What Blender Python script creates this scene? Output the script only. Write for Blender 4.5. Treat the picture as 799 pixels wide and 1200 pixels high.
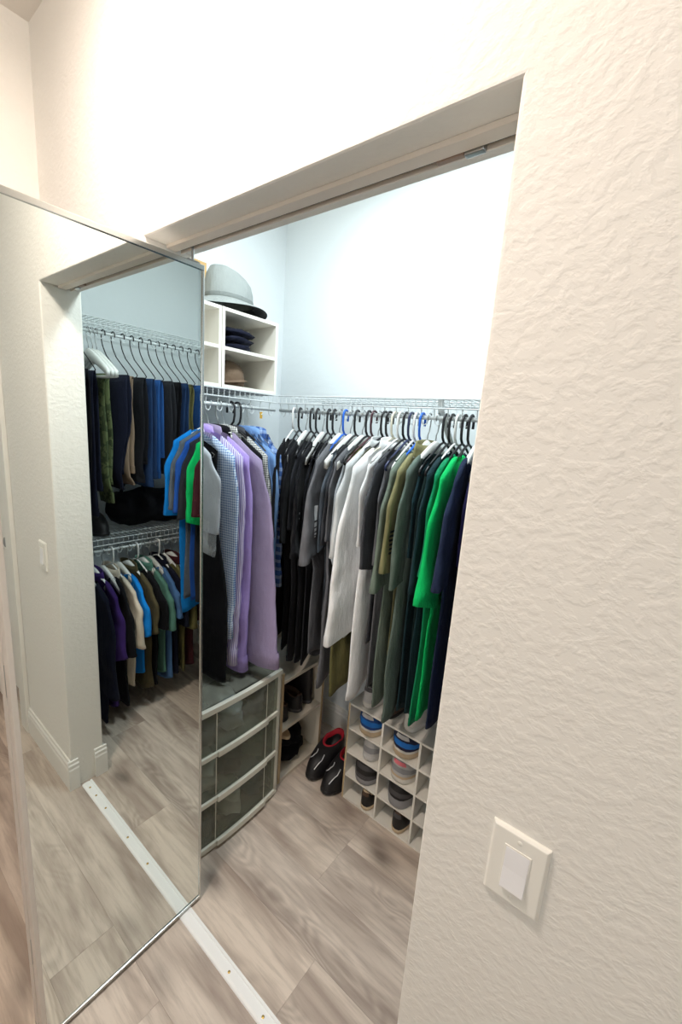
import bpy, bmesh, math, random
from mathutils import Vector, Matrix, noise
random.seed(7)
R = math.radians
for o in list(bpy.data.objects): bpy.data.objects.remove(o)
scn = bpy.context.scene
col = scn.collection

# ---------------------------------------------------------------- camera
F, PITCH, YAW, ROLL = 490.18, -0.1998, 0.6512, 0.0730      # focal length in pixels of the 799 x 1200 frame
cd = bpy.data.cameras.new('camera'); cam = bpy.data.objects.new('camera', cd); col.objects.link(cam)
cd.sensor_fit = 'VERTICAL'; cd.sensor_height = 36.0; cd.sensor_width = 24.0
cd.lens = 36.0 * F / 1200; cd.clip_start = .01
fw = Vector((-math.sin(YAW) * math.cos(PITCH), math.cos(YAW) * math.cos(PITCH), math.sin(PITCH)))
rt = Vector((math.cos(YAW), math.sin(YAW), 0)); up = rt.cross(fw)
r2 = rt * math.cos(ROLL) + up * math.sin(ROLL); u2 = -rt * math.sin(ROLL) + up * math.cos(ROLL)
m4 = Matrix((r2, u2, -fw)).transposed().to_4x4(); m4.translation = Vector((0.9934, -0.5624, 1.6190))
cam.matrix_world = m4
scn.camera = cam

# ---------------------------------------------------------------- world, light, exposure
wd = bpy.data.worlds.new('world'); scn.world = wd; wd.use_nodes = True
wd.node_tree.nodes['Background'].inputs[0].default_value = (.80, .92, 1, 1)
wd.node_tree.nodes['Background'].inputs[1].default_value = 3.0  # cool fill that enters through the added rear opening
scn.view_settings.view_transform = 'Standard'; scn.view_settings.look = 'None'
scn.view_settings.gamma = 1; scn.view_settings.use_curve_mapping = False
scn.view_settings.exposure = 0.0
ROOM_W, CLOSET_W = 18.0, 19.0
ROOM_C, CLOSET_C = (1.0, .87, .775), (.86, .96, 1.0)
def lamp(name, loc, power, colr, size, kind='AREA'):
    l = bpy.data.lights.new(name, kind)
    if kind == 'AREA': l.shape = 'DISK'; l.size = size
    else: l.shadow_soft_size = size
    l.energy = power; l.color = colr
    o = bpy.data.objects.new(name, l); o.location = loc; col.objects.link(o); return o
lamp('room_lamp', (.20, -.49, 2.655), ROOM_W, ROOM_C, .22)
lamp('room_lamp_glow', (.20, -.49, 2.59), ROOM_W * .72, ROOM_C, .07, 'POINT')
lamp('closet_lamp', (.18, .48, 2.655), CLOSET_W, CLOSET_C, .26)

# ---------------------------------------------------------------- materials
MATS = {}
class NT:
    def __init__(s, m):
        m.use_nodes = True; s.t = m.node_tree; s.n = s.t.nodes; s.b = s.n['Principled BSDF']
    def add(s, typ, **kw):
        x = s.n.new(typ)
        for k, v in kw.items():
            if k in x.inputs: x.inputs[k].default_value = v
            else: setattr(x, k, v)
        return x
    def link(s, a, b): s.t.links.new(a, b)
    def math(s, op, a, b=0.0, c=None):
        x = s.n.new('ShaderNodeMath'); x.operation = op
        for i, v in enumerate((a, b) if c is None else (a, b, c)):
            if isinstance(v, (int, float)): x.inputs[i].default_value = v
            else: s.link(v, x.inputs[i])
        return x.outputs[0]
    def mix(s, f, a, b):
        x = s.n.new('ShaderNodeMix'); x.data_type = 'RGBA'
        for i, v in ((0, f), (6, a), (7, b)):
            if isinstance(v, (int, float)): x.inputs[i].default_value = v
            elif isinstance(v, tuple): x.inputs[i].default_value = (*v, 1) if len(v) == 3 else v
            else: s.link(v, x.inputs[i])
        return x.outputs[2]
    def coord(s, kind='Object'): return s.n.new('ShaderNodeTexCoord').outputs[kind]
    def mapped(s, vec, scale=(1, 1, 1), rot=(0, 0, 0), loc=(0, 0, 0)):
        x = s.n.new('ShaderNodeMapping'); s.link(vec, x.inputs[0])
        x.inputs['Scale'].default_value = scale; x.inputs['Rotation'].default_value = rot; x.inputs['Location'].default_value = loc
        return x.outputs[0]
    def bump(s, h, strength, dist):
        x = s.n.new('ShaderNodeBump'); x.inputs['Strength'].default_value = strength; x.inputs['Distance'].default_value = dist
        s.link(h, x.inputs['Height']); s.link(x.outputs[0], s.b.inputs['Normal'])
def new_mat(name):
    m = bpy.data.materials.new(name); MATS[name] = m; return m
def srgb(r, g, b):
    f = lambda c: (c / 255 / 12.92) if c / 255 <= .04045 else ((c / 255 + .055) / 1.055) ** 2.4
    return (f(r), f(g), f(b))
def plain(name, rgb, rough=.5, metal=0.0, bump=0.0, bscale=200, var=.06):
    if name in MATS: return MATS[name]
    m = new_mat(name); t = NT(m)
    t.b.inputs['Roughness'].default_value = rough; t.b.inputs['Metallic'].default_value = metal
    nz = t.add('ShaderNodeTexNoise', Scale=9.0, Detail=3.0); t.link(t.coord(), nz.inputs['Vector'])
    d = tuple(max(0, c * (1 - var)) for c in rgb); l = tuple(min(1, c * (1 + var)) for c in rgb)
    t.link(t.mix(nz.outputs['Fac'], d, l), t.b.inputs['Base Color'])
    if bump:
        n2 = t.add('ShaderNodeTexNoise', Scale=float(bscale), Detail=2.0); t.link(t.coord(), n2.inputs['Vector'])
        t.bump(n2.outputs['Fac'], bump, .002)
    return m
def wall_mat(name, rgb, strength, dist, scale=24.0):
    m = new_mat(name); t = NT(m); t.b.inputs['Roughness'].default_value = .75
    t.b.inputs['Specular IOR Level'].default_value = .25
    co = t.coord()
    wp = t.add('ShaderNodeTexNoise', Scale=14.0, Detail=2.0); t.link(co, wp.inputs['Vector'])
    va = t.n.new('ShaderNodeVectorMath'); va.operation = 'MULTIPLY_ADD'
    t.link(wp.outputs['Color'], va.inputs[0]); va.inputs[1].default_value = (.03, .03, .03); t.link(co, va.inputs[2])
    mp = t.mapped(va.outputs[0], (1, 1, 1.25), (0, .35, 0))
    n1 = t.add('ShaderNodeTexNoise', Scale=scale, Detail=3.0, Roughness=.5); t.link(mp, n1.inputs['Vector'])
    ramp = t.n.new('ShaderNodeValToRGB'); ramp.color_ramp.elements[0].position = .42; ramp.color_ramp.elements[1].position = .62
    t.link(n1.outputs['Fac'], ramp.inputs[0])
    n3 = t.add('ShaderNodeTexNoise', Scale=scale * 5.0, Detail=2.0); t.link(mp, n3.inputs['Vector'])
    h = t.math('ADD', ramp.outputs[0], t.math('MULTIPLY', n3.outputs['Fac'], .22))
    t.bump(h, strength, dist)
    n2 = t.add('ShaderNodeTexNoise', Scale=1.5, Detail=2.0); t.link(co, n2.inputs['Vector'])
    t.link(t.mix(n2.outputs['Fac'], tuple(c * .97 for c in rgb), rgb), t.b.inputs['Base Color'])
    return m
def fabric(name, rgb, pattern=None, rgb2=None, k=60.0, rough=.9, sheen=.03, var=.10):
    if name in MATS: return MATS[name]
    m = new_mat(name); t = NT(m); t.b.inputs['Roughness'].default_value = rough
    t.b.inputs['Specular IOR Level'].default_value = .15
    t.b.inputs['Sheen Weight'].default_value = sheen
    co = t.coord()
    nz = t.add('ShaderNodeTexNoise', Scale=22.0, Detail=4.0, Roughness=.6); t.link(co, nz.inputs['Vector'])
    base = t.mix(nz.outputs['Fac'], tuple(c * (1 - var) for c in rgb), tuple(min(1, c * (1 + var)) for c in rgb))
    if pattern:
        sep = t.n.new('ShaderNodeSeparateXYZ'); t.link(co, sep.inputs[0])
        def band(axis, kk, duty=0.0):
            return t.math('GREATER_THAN', t.math('SINE', t.math('MULTIPLY', sep.outputs[axis], kk * 6.2832)), duty)
        if pattern == 'stripe': base = t.mix(band(0, k), base, rgb2)
        elif pattern == 'diag':
            s_ = t.math('ADD', t.math('MULTIPLY_ADD', sep.outputs[1], 1.1, t.math('MULTIPLY', sep.outputs[0], .8)), t.math('MULTIPLY', sep.outputs[2], .07))
            base = t.mix(t.math('GREATER_THAN', t.math('SINE', t.math('MULTIPLY', s_, k * 6.2832)), .0), base, rgb2)
        elif pattern == 'hstripe': base = t.mix(band(2, k), base, rgb2)
        elif pattern == 'check':
            f = t.math('MULTIPLY', t.math('ADD', band(0, k, .3), band(2, k, .3)), .5)
            base = t.mix(f, base, rgb2)
        elif pattern == 'camo':
            n2 = t.add('ShaderNodeTexNoise', Scale=k, Detail=3.0); t.link(co, n2.inputs['Vector'])
            base = t.mix(t.math('GREATER_THAN', n2.outputs['Fac'], .53), base, rgb2)
    t.link(base, t.b.inputs['Base Color'])
    wv = t.add('ShaderNodeTexNoise', Scale=26.0, Detail=4.0, Roughness=.55); t.link(t.mapped(co, (1.0, 1.0, .35)), wv.inputs['Vector'])
    wf = t.add('ShaderNodeTexNoise', Scale=420.0, Detail=1.0); t.link(co, wf.inputs['Vector'])
    t.bump(t.math('ADD', wv.outputs['Fac'], t.math('MULTIPLY', wf.outputs['Fac'], .10)), .60, .014)
    return m

M_ROOM = wall_mat('room_wall_paint', srgb(238, 235, 228), .24, .0022, 58)
M_CLOSET = wall_mat('closet_wall_paint', srgb(232, 238, 240), .12, .002, 26)
M_CEIL = wall_mat('ceiling_paint', srgb(236, 230, 222), .4, .003, 22)
M_TRIM = plain('white_trim_paint', srgb(238, 236, 230), .35, var=.02)
M_TRACKW = plain('white_enamel', srgb(244, 244, 242), .3, var=.02)
M_TRACKT = plain('cream_track_enamel', srgb(226, 214, 200), .4, var=.03)
M_GROOVE = plain('track_groove_grey', srgb(110, 108, 100), .5, .4)
M_STEEL = plain('steel', srgb(170, 172, 172), .3, 1.0)
M_CHROME = plain('satin_aluminium', srgb(205, 207, 205), .22, 1.0)
M_BRASS = plain('brass_screw', srgb(190, 160, 90), .35, .9)
M_FRAMEW = plain('door_frame_white', srgb(226, 218, 208), .4, var=.02)
M_MIRROR = plain('mirror_silver', (.80, .85, .83), 0.0, 1.0, var=0)
M_WIRE = plain('white_vinyl_wire', srgb(214, 220, 221), .35, var=.02)
M_LAM = plain('white_laminate', srgb(236, 232, 222), .45, var=.02)
M_LAMC = plain('cream_laminate', srgb(224, 214, 196), .5, var=.03)
M_LAMT = plain('tan_raw_edge', srgb(200, 176, 138), .6, var=.08)
M_PLATE = plain('switch_plate_ivory', srgb(242, 240, 232), .35, var=.01)
M_ROCK = plain('switch_rocker_white', srgb(244, 244, 246), .3, var=.01)
M_BLACKP = plain('black_plastic', srgb(26, 26, 30), .4)
M_WHITEP = plain('white_plastic', srgb(240, 240, 238), .35, var=.02)
M_CREAMP = plain('cream_plastic', srgb(232, 226, 206), .4, var=.02)
M_BLUEP = plain('blue_plastic', srgb(30, 104, 214), .35)
M_NAVYP = plain('navy_plastic', srgb(40, 48, 84), .4)
M_MAROONP = plain('maroon_plastic', srgb(70, 36, 44), .4)
M_WHITEW = plain('white_painted_wood', srgb(240, 240, 236), .45, var=.02)
M_BLACKM = plain('black_wire', srgb(24, 24, 26), .35, .3)
M_CARD = plain('cardboard', srgb(208, 170, 112), .8, var=.05)

def wood_floor():
    m = new_mat('grey_oak_laminate'); t = NT(m)
    t.b.inputs['Roughness'].default_value = .42; t.b.inputs['Specular IOR Level'].default_value = .35
    co = t.coord(); info = t.n.new('ShaderNodeObjectInfo')
    off = t.n.new('ShaderNodeCombineXYZ')
    t.link(t.math('MULTIPLY', info.outputs['Random'], 37.0), off.inputs[0]); t.link(t.math('MULTIPLY', info.outputs['Random'], 91.0), off.inputs[1])
    va = t.n.new('ShaderNodeVectorMath'); va.operation = 'ADD'; t.link(co, va.inputs[0]); t.link(off.outputs[0], va.inputs[1])
    v = va.outputs[0]
    big = t.add('ShaderNodeTexNoise', Scale=1.0, Detail=3.0, Distortion=.6); t.link(t.mapped(v, (2.0, 11.0, 1)), big.inputs['Vector'])
    # cathedral grain: noise-distorted distance bands stretched along the board
    ws = t.add('ShaderNodeTexNoise', Scale=1.0, Detail=2.0, Distortion=.4); t.link(t.mapped(v, (1.7, 5.5, 1)), ws.inputs['Vector'])
    rings = t.math('SINE', t.math('MULTIPLY', ws.outputs['Fac'], 130.0))
    rings = t.math('MULTIPLY_ADD', rings, .5, .5)
    fine = t.add('ShaderNodeTexNoise', Scale=1.0, Detail=6.0, Roughness=.7); t.link(t.mapped(v, (5.0, 62.0, 1)), fine.inputs['Vector'])
    kn = t.n.new('ShaderNodeTexVoronoi'); kn.inputs['Scale'].default_value = 1.0
    kv = t.n.new('ShaderNodeVectorMath'); kv.operation = 'MULTIPLY_ADD'
    t.link(ws.outputs['Color'], kv.inputs[0]); kv.inputs[1].default_value = (.5, .5, 0); t.link(t.mapped(v, (2.4, 5.2, 1)), kv.inputs[2])
    t.link(kv.outputs[0], kn.inputs['Vector'])
    knot = t.n.new('ShaderNodeMapRange'); knot.inputs['From Min'].default_value = .05; knot.inputs['From Max'].default_value = .26
    knot.inputs['To Min'].default_value = 1; knot.inputs['To Max'].default_value = 0; t.link(kn.outputs['Distance'], knot.inputs['Value'])
    blotch = t.n.new('ShaderNodeMapRange'); blotch.inputs['From Min'].default_value = .40; blotch.inputs['From Max'].default_value = .66
    t.link(big.outputs['Fac'], blotch.inputs['Value'])
    c = t.mix(blotch.outputs[0], srgb(218, 204, 190), srgb(168, 152, 140))
    gate = t.add('ShaderNodeTexNoise', Scale=1.0, Detail=1.0); t.link(t.mapped(v, (1.2, 4.0, 1), loc=(4, 7, 0)), gate.inputs['Vector'])
    gf = t.n.new('ShaderNodeMapRange'); gf.inputs['From Min'].default_value = .48; gf.inputs['From Max'].default_value = .62; t.link(gate.outputs['Fac'], gf.inputs['Value'])
    c = t.mix(t.math('MULTIPLY', t.math('MULTIPLY', rings, gf.outputs[0]), .30), c, srgb(122, 108, 98))
    ff = t.n.new('ShaderNodeMapRange'); ff.inputs['From Min'].default_value = .46; ff.inputs['From Max'].default_value = .72; t.link(fine.outputs['Fac'], ff.inputs['Value'])
    c = t.mix(t.math('MULTIPLY', ff.outputs[0], .42), c, srgb(132, 116, 104))
    c = t.mix(t.math('MULTIPLY', t.math('POWER', knot.outputs[0], 1.6), .70), c, srgb(98, 88, 82))
    tone = t.mix(info.outputs['Random'], (.95, .95, .95), (1.03, 1.02, 1.0))
    mu = t.n.new('ShaderNodeMix'); mu.data_type = 'RGBA'; mu.blend_type = 'MULTIPLY'; mu.inputs[0].default_value = 1
    t.link(c, mu.inputs[6]); t.link(tone, mu.inputs[7]); t.link(mu.outputs[2], t.b.inputs['Base Color'])
    t.bump(t.math('ADD', fine.outputs['Fac'], t.math('MULTIPLY', rings, .2)), .12, .001)
    return m
M_FLOOR = wood_floor()
M_SUB = plain('floor_joint', srgb(158, 143, 130), .8)

def frosted():
    m = new_mat('frosted_clear_plastic'); t = NT(m)
    t.b.inputs['Base Color'].default_value = (*srgb(196, 196, 182), 1); t.b.inputs['Roughness'].default_value = .25
    tr = t.n.new('ShaderNodeBsdfTransparent'); tr.inputs[0].default_value = (.86, .88, .84, 1)
    mx = t.n.new('ShaderNodeMixShader'); nz = t.add('ShaderNodeTexNoise', Scale=30.0, Detail=2.0); t.link(t.coord(), nz.inputs['Vector'])
    t.link(t.math('MULTIPLY_ADD', nz.outputs['Fac'], .14, .13), mx.inputs[0])
    t.link(tr.outputs[0], mx.inputs[1]); t.link(t.b.outputs[0], mx.inputs[2])
    t.link(mx.outputs[0], t.n['Material Output'].inputs[0]); return m
M_FROST = frosted()
def film():
    m = new_mat('clear_garment_film'); t = NT(m)
    t.b.inputs['Base Color'].default_value = (.85, .9, .92, 1); t.b.inputs['Roughness'].default_value = .18
    co = t.coord(); nz = t.add('ShaderNodeTexNoise', Scale=18.0, Detail=4.0); t.link(t.mapped(co, (1, 1, .5)), nz.inputs['Vector']); t.bump(nz.outputs['Fac'], .9, .02)
    tr = t.n.new('ShaderNodeBsdfTransparent'); mx = t.n.new('ShaderNodeMixShader')
    t.link(t.math('MULTIPLY_ADD', nz.outputs['Fac'], .5, .02), mx.inputs[0])
    t.link(tr.outputs[0], mx.inputs[1]); t.link(t.b.outputs[0], mx.inputs[2]); t.link(mx.outputs[0], t.n['Material Output'].inputs[0]); return m
M_FILM = film()
def glow(name, rgb, s):
    m = new_mat(name); t = NT(m); t.b.inputs['Base Color'].default_value = (.9, .9, .9, 1)
    t.b.inputs['Emission Color'].default_value = (*rgb, 1); t.b.inputs['Emission Strength'].default_value = s
    nz = t.add('ShaderNodeTexNoise', Scale=5.0); t.link(t.coord(), nz.inputs['Vector'])
    t.link(t.math('MULTIPLY_ADD', nz.outputs['Fac'], .1, .3), t.b.inputs['Roughness']); return m

# ---------------------------------------------------------------- mesh helpers
class MB:
    def __init__(s): s.v = []; s.f = []
    def quad_loft(s, rings, closed=True, cap0=False, cap1=False):
        b = len(s.v); n = len(rings[0])
        for r in rings: s.v.extend(Vector(p) for p in r)
        for k in range(len(rings) - 1):
            for i in range(n if closed else n - 1):
                j = (i + 1) % n
                s.f.append((b + k * n + i, b + k * n + j, b + (k + 1) * n + j, b + (k + 1) * n + i))
        if cap0: s.f.append(tuple(b + i for i in reversed(range(n))))
        if cap1: s.f.append(tuple(b + (len(rings) - 1) * n + i for i in range(n)))
        return s
    def box(s, x0, x1, y0, y1, z0, z1):
        b = len(s.v)
        s.v += [Vector((x, y, z)) for z in (z0, z1) for x, y in ((x0, y0), (x1, y0), (x1, y1), (x0, y1))]
        for f in ((3, 2, 1, 0), (4, 5, 6, 7), (0, 1, 5, 4), (1, 2, 6, 5), (2, 3, 7, 6), (3, 0, 4, 7)): s.f.append(tuple(b + i for i in f))
        return s
    def tube(s, pts, r, n=6, cap=True):
        pts = [Vector(p) for p in pts]; rings = []
        t0 = (pts[1] - pts[0]).normalized(); nrm = t0.orthogonal().normalized()
        for i, p in enumerate(pts):
            a = pts[max(0, i - 1)]; c = pts[min(len(pts) - 1, i + 1)]
            t = (c - a).normalized(); nrm = (nrm - t * nrm.dot(t)).normalized(); bn = t.cross(nrm)
            rr = r[i] if isinstance(r, (list, tuple)) else r
            rings.append([p + (nrm * math.cos(q) + bn * math.sin(q)) * rr for q in (2 * math.pi * k / n for k in range(n))])
        return s.quad_loft(rings, True, cap, cap)
    def build(s, name, mat, parent=None, smooth=False, bevel=0.0, loc=None, seg=2):
        me = bpy.data.meshes.new(name); me.from_pydata([tuple(v) for v in s.v], [], s.f)
        bm = bmesh.new(); bm.from_mesh(me); bmesh.ops.recalc_face_normals(bm, faces=bm.faces)
        if bevel: bmesh.ops.bevel(bm, geom=list(bm.edges), offset=bevel, segments=seg, affect='EDGES', profile=.6)
        bm.to_mesh(me); bm.free()
        if smooth: me.polygons.foreach_set('use_smooth', [True] * len(me.polygons))
        me.materials.append(mat)
        o = bpy.data.objects.new(name, me); col.objects.link(o)
        if parent: o.parent = parent
        if loc: o.location = loc
        return o
def tag(o, label=None, cat=None, group=None, kind=None):
    if label: o['label'] = label
    if cat: o['category'] = cat
    if group: o['group'] = group
    if kind: o['kind'] = kind
    return o
def empty(name, loc, rz=0.0, label=None, cat=None, group=None):
    o = bpy.data.objects.new(name, None); o.empty_display_size = .05; o.location = loc; o.rotation_euler = (0, 0, rz); col.objects.link(o)
    return tag(o, label, cat, group)
def struct(o, label=None):
    o['kind'] = 'structure'
    if label: o['label'] = label
    return o

# ---------------------------------------------------------------- the setting
XR, XL, TW, HH, ZC = .7815, -.085, .130, 2.03, 2.73       # opening right / left, wall thickness, head height, ceiling
XWL, XWR, YB = -.735, 1.50, 1.085                          # closet left, right and back wall faces
def front_wall():
    xs = [-1.85, XL, XR, 1.375, 2.14, 2.60]; zs = [0, HH, ZC]
    bm = bmesh.new(); g = {}
    for i, x in enumerate(xs):
        for k, z in enumerate(zs): g[i, k] = bm.verts.new((x, 0, z))
    fs = [bm.faces.new((g[i, k], g[i + 1, k], g[i + 1, k + 1], g[i, k + 1])) for i in range(5) for k in range(2) if not (k == 0 and i in (1, 3))]
    ex = bmesh.ops.extrude_face_region(bm, geom=fs)
    for v in ex['geom']:
        if isinstance(v, bmesh.types.BMVert): v.co.y = TW
    bmesh.ops.recalc_face_normals(bm, faces=bm.faces)
    ed = []
    for e in bm.edges:
        a, b = e.verts[0].co, e.verts[1].co
        if abs(a.y - b.y) > 1e-5: continue
        if abs(a.x - b.x) < 1e-5 and abs(a.x - XR) < 1e-4 and max(a.z, b.z) < HH + .01: ed.append(e)
        if abs(a.x - b.x) < 1e-5 and abs(a.x - XL) < 1e-4 and max(a.z, b.z) < HH + .01: ed.append(e)
        if abs(a.z - HH) < 1e-4 and abs(b.z - HH) < 1e-4 and min(a.x, b.x) > XL - .01 and max(a.x, b.x) < XR + .01: ed.append(e)
    bmesh.ops.bevel(bm, geom=ed, offset=.006, segments=3, affect='EDGES', profile=.6)
    me = bpy.data.meshes.new('wall_front'); bm.to_mesh(me); bm.free(); me.materials.append(M_ROOM)
    o = bpy.data.objects.new('wall_front', me); col.objects.link(o); return struct(o, 'off-white textured plaster wall around the closet opening')
front_wall()
struct(MB().box(XWL - .1, XWL, TW, YB + .1, 0, ZC).build('wall_left', M_CLOSET), 'pale closet side wall behind the cube shelves')
struct(MB().box(XWL, XWR, YB, YB + .1, 0, ZC).build('wall_back', M_CLOSET), 'pale closet wall behind the long clothes rail')
struct(MB().box(XWR, XWR + .1, TW, YB + .1, 0, ZC).build('wall_right', M_CLOSET), 'pale closet wall with two clothes rails')
# a hand-plastered liner on the closet side of the front wall keeps the closet paint
struct(MB().box(XWL - .1, XWL, -.14, 0, 0, ZC).build('wall_stub', M_ROOM), 'short return of off-white wall at the hallway')
struct(MB().box(-1.95, -1.85, -2.2, TW, 0, ZC).build('wall_hall', M_ROOM), 'hallway wall beyond the folded mirror door')
struct(MB().box(2.60, 2.70, -2.2, TW, 0, ZC).build('wall_side', M_ROOM), 'room wall past the white door')
wr = MB(); wr.box(-1.95, .55, -2.3, -2.2, 0, ZC); wr.box(1.55, 2.70, -2.3, -2.2, 0, ZC); wr.box(.55, 1.55, -2.3, -2.2, 0, .95); wr.box(.55, 1.55, -2.3, -2.2, 2.15, ZC)
struct(wr.build('wall_rear', M_ROOM), 'unseen room wall with an opening for the added fill window')
struct(MB().box(-1.95, 2.70, -2.3, YB + .1, ZC, ZC + .1).build('ceiling', M_CEIL), 'off-white textured ceiling')
wn = empty('fill_window', (1.05, -2.25, .95)); struct(wn, 'white window added out of view behind the camera for cool fill')  # added, unseen: lets the cool world light in as fill
for a in ((-.5, -.46, 0, 1.2), (.46, .5, 0, 1.2), (-.46, .46, 0, .04), (-.46, .46, 1.16, 1.2), (-.46, .46, .58, .62)):
    MB().box(a[0], a[1], -.03, .03, a[2], a[3]).build('fill_window_frame', M_TRIM, wn)

# floor: a sub floor and separate planks
fl = struct(MB().box(-1.95, 2.70, -2.3, YB + .1, -.05, -.0012).build('floor', M_SUB), 'grey oak laminate plank floor')
def plank_mesh(l, w):
    b = MB().box(0, l, 0, w, -.0011, 0); me = bpy.data.meshes.new('plank')
    me.from_pydata([tuple(v) for v in b.v], [], b.f); bm = bmesh.new(); bm.from_mesh(me)
    ed = [e for e in bm.edges if all(v.co.z > -1e-6 for v in e.verts)]
    bmesh.ops.bevel(bm, geom=ed, offset=.0003, segments=1, affect='EDGES'); bmesh.ops.recalc_face_normals(bm, faces=bm.faces)
    bm.to_mesh(me); bm.free(); me.materials.append(M_FLOOR); return me
PW, PLN = .178, 1.21; pcache = {}
rnd = random.Random(21)
y = -2.3 + .05; row = 0
while y < YB:
    w = PW; x = -1.95 - rnd.random() * .9
    while x < 2.6:
        x0 = max(x, -1.94); x1 = min(x + PLN, 2.69)
        near = y > -1.2
        if x1 - x0 > .08 and near:
            l = x1 - x0 - .0004; key = round(l, 4)
            if key not in pcache: pcache[key] = plank_mesh(l, w - .0004)
            o = bpy.data.objects.new('plank', pcache[key]); col.objects.link(o); o.parent = fl; o.location = (x0, y, 0)
        x += PLN
    y += w; row += 1
rest = MB(); rest.box(-1.95, 2.70, -2.3, -1.19, -.0011, -.0002)
r_ = rest.build('plank_field', M_FLOOR, fl); r_['kind'] = 'stuff'

# baseboards (profiled)
def baseboard(name, a, b, nrm, h=.138, mat=M_TRIM, label=None, parent=None):
    a, b, n = Vector(a), Vector(b), Vector(nrm)
    prof = [(0, 0), (.013, 0), (.013, h - .040), (.0105, h - .034), (.0105, h - .020), (.006, h - .014), (.006, h - .002), (.004, h), (0, h)]
    rings = [[p + n * d + Vector((0, 0, z)) for d, z in prof] for p in (a, b)]
    o = MB().quad_loft(rings, True, True, True).build(name, mat, parent)
    if not parent: struct(o, label)
    return o
bb = baseboard('baseboard_front', (XR, 0, 0), (1.285, 0, 0), (0, -1, 0), label='white baseboard along the wall under the light switch')
baseboard('jamb_return', (XR, -.013, 0), (XR, .028, 0), (-1, 0, 0), parent=bb)
ib = baseboard('baseboard_inner', (XR, TW, 0), (1.49, TW, 0), (0, 1, 0), label='white baseboard on the closet side of the front wall')
baseboard('jamb_return', (XR, .092, 0), (XR, TW + .013, 0), (-1, 0, 0), parent=ib)
baseboard('baseboard_back', (XWL, YB, 0), (XWR, YB, 0), (0, -1, 0), label='white baseboard along the back wall of the closet')
baseboard('baseboard_left', (XWL, TW, 0), (XWL, YB - .013, 0), (1, 0, 0), label='white baseboard along the drawer side of the closet')
baseboard('baseboard_right', (XWR, TW + .013, 0), (XWR, YB - .013, 0), (-1, 0, 0), label='white baseboard under the two rails')
baseboard('baseboard_hall', (-1.85, -2.1, 0), (-1.85, -.013, 0), (1, 0, 0), .165, label='white baseboard along the hallway wall')
baseboard('baseboard_opening', (-1.85, 0, 0), (XWL - .1, 0, 0), (0, -1, 0), .165, label='white baseboard in the hallway past the mirror door')

# door casing and door on the same wall, right of the switch
cs = empty('trim_1', (1.285, 0, 0)); struct(cs, 'off-white flat door casing')
MB().box(0, .09, -.019, -.0005, 0, HH + .09).build('casing_leg', M_TRIM, cs, bevel=.003)
MB().box(.855, .945, -.019, -.0005, 0, HH + .09).build('casing_leg', M_TRIM, cs, bevel=.003)
MB().box(.0905, .8545, -.019, -.0005, HH, HH + .09).build('casing_head', M_TRIM, cs, bevel=.003)
dr = empty('door_1', (1.39, .06, .008)); struct(dr, 'white panel door next to the light switch')
MB().box(0, .735, 0, .035, 0, 2.015).build('door_slab', M_TRIM, dr, bevel=.002)
for z0, z1 in ((.2, .85), (1.0, 1.85)):
    MB().box(.11, .625, -.006, .001, z0, z1).build('door_panel', M_TRIM, dr, bevel=.004)
kb = MB(); kb.tube([(.06, 0, .95), (.06, -.03, .95), (.06, -.05, .95), (.06, -.065, .95), (.06, -.07, .95)], [.012, .012, .027, .024, .006], 12); kb.build('door_knob', M_STEEL, dr, True)

# ---------------------------------------------------------------- ceiling lamps (their housings)
def dome(name, x, y, label, rgb, s):
    t = empty(name, (x, y, ZC), 0, label, 'lamp')
    def lathe(prof, n=24): 
        return MB().quad_loft([[(r * math.cos(2 * math.pi * i / n), r * math.sin(2 * math.pi * i / n), z) for i in range(n)] for r, z in prof])
    lathe([(.001, -.0005), (.16, -.0005), (.165, -.012), (.16, -.025), (.15, -.03), (.15, -.02), (.001, -.02)]).build('base_ring', M_STEEL, t, True)
    lathe([(.148, -.022), (.147, -.045), (.135, -.058), (.10, -.066), (.001, -.068)]).build('lamp_shade', glow(name + '_diffuser', rgb, s), t, True)
dome('room_ceiling_lamp', .20, -.49, 'round flush ceiling lamp with warm diffuser in front of the closet opening', (1, .84, .7), 1.0)
dome('closet_ceiling_lamp', .18, .48, 'round flush ceiling lamp with cool diffuser inside the closet', (.88, .97, 1), 1.0)

# ---------------------------------------------------------------- tracks
t = empty('floor_track', (XL, .053, 0), 0, 'white metal floor track crossing the closet threshold', 'door track')
L = XR - XL - .016
prof = [(-.021, 0), (-.019, .004), (-.012, .007), (.005, .007), (.006, .0045), (.011, .0045), (.012, .008), (.019, .008), (.021, 0)]
MB().quad_loft([[(x, a, b) for a, b in prof] for x in (.002, L)], True, True, True).build('channel', M_TRACKW, t)
for x in (.32, .47, .66, .75, .81):
    s = MB(); n = 10
    s.quad_loft([[(x + r * math.cos(6.2832 * i / n), -.004 + r * math.sin(6.2832 * i / n), z) for i in range(n)] for r, z in ((.0042, .0068), (.0042, .0078), (.002, .0085))], True, True, True)
    s.build('screw', M_BRASS, t)
t = empty('head_track', (XL, .075, HH), 0, 'cream metal door track fixed under the opening head', 'door track')
XT = XR - XL - .008
MB().box(.008, XT, -.022, .004, -.009, -.0003).build('front_flange', M_TRACKT, t, bevel=.001)
MB().box(.008, XT, .0165, .0195, -.009, -.0003).build('rear_flange', M_TRACKT, t, bevel=.0008)
MB().box(.008, XT, .0042, .0163, -.0018, -.0003).build('groove', M_GROOVE, t)
MB().box(.765, .795, .0048, .0158, -.013, -.002).build('catch', M_STEEL, t, bevel=.002)
MB().box(.72, .764, .0048, .0158, -.010, -.002).build('guide_block', plain('brown_nylon', srgb(150, 126, 108), .5), t, bevel=.002)

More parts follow.
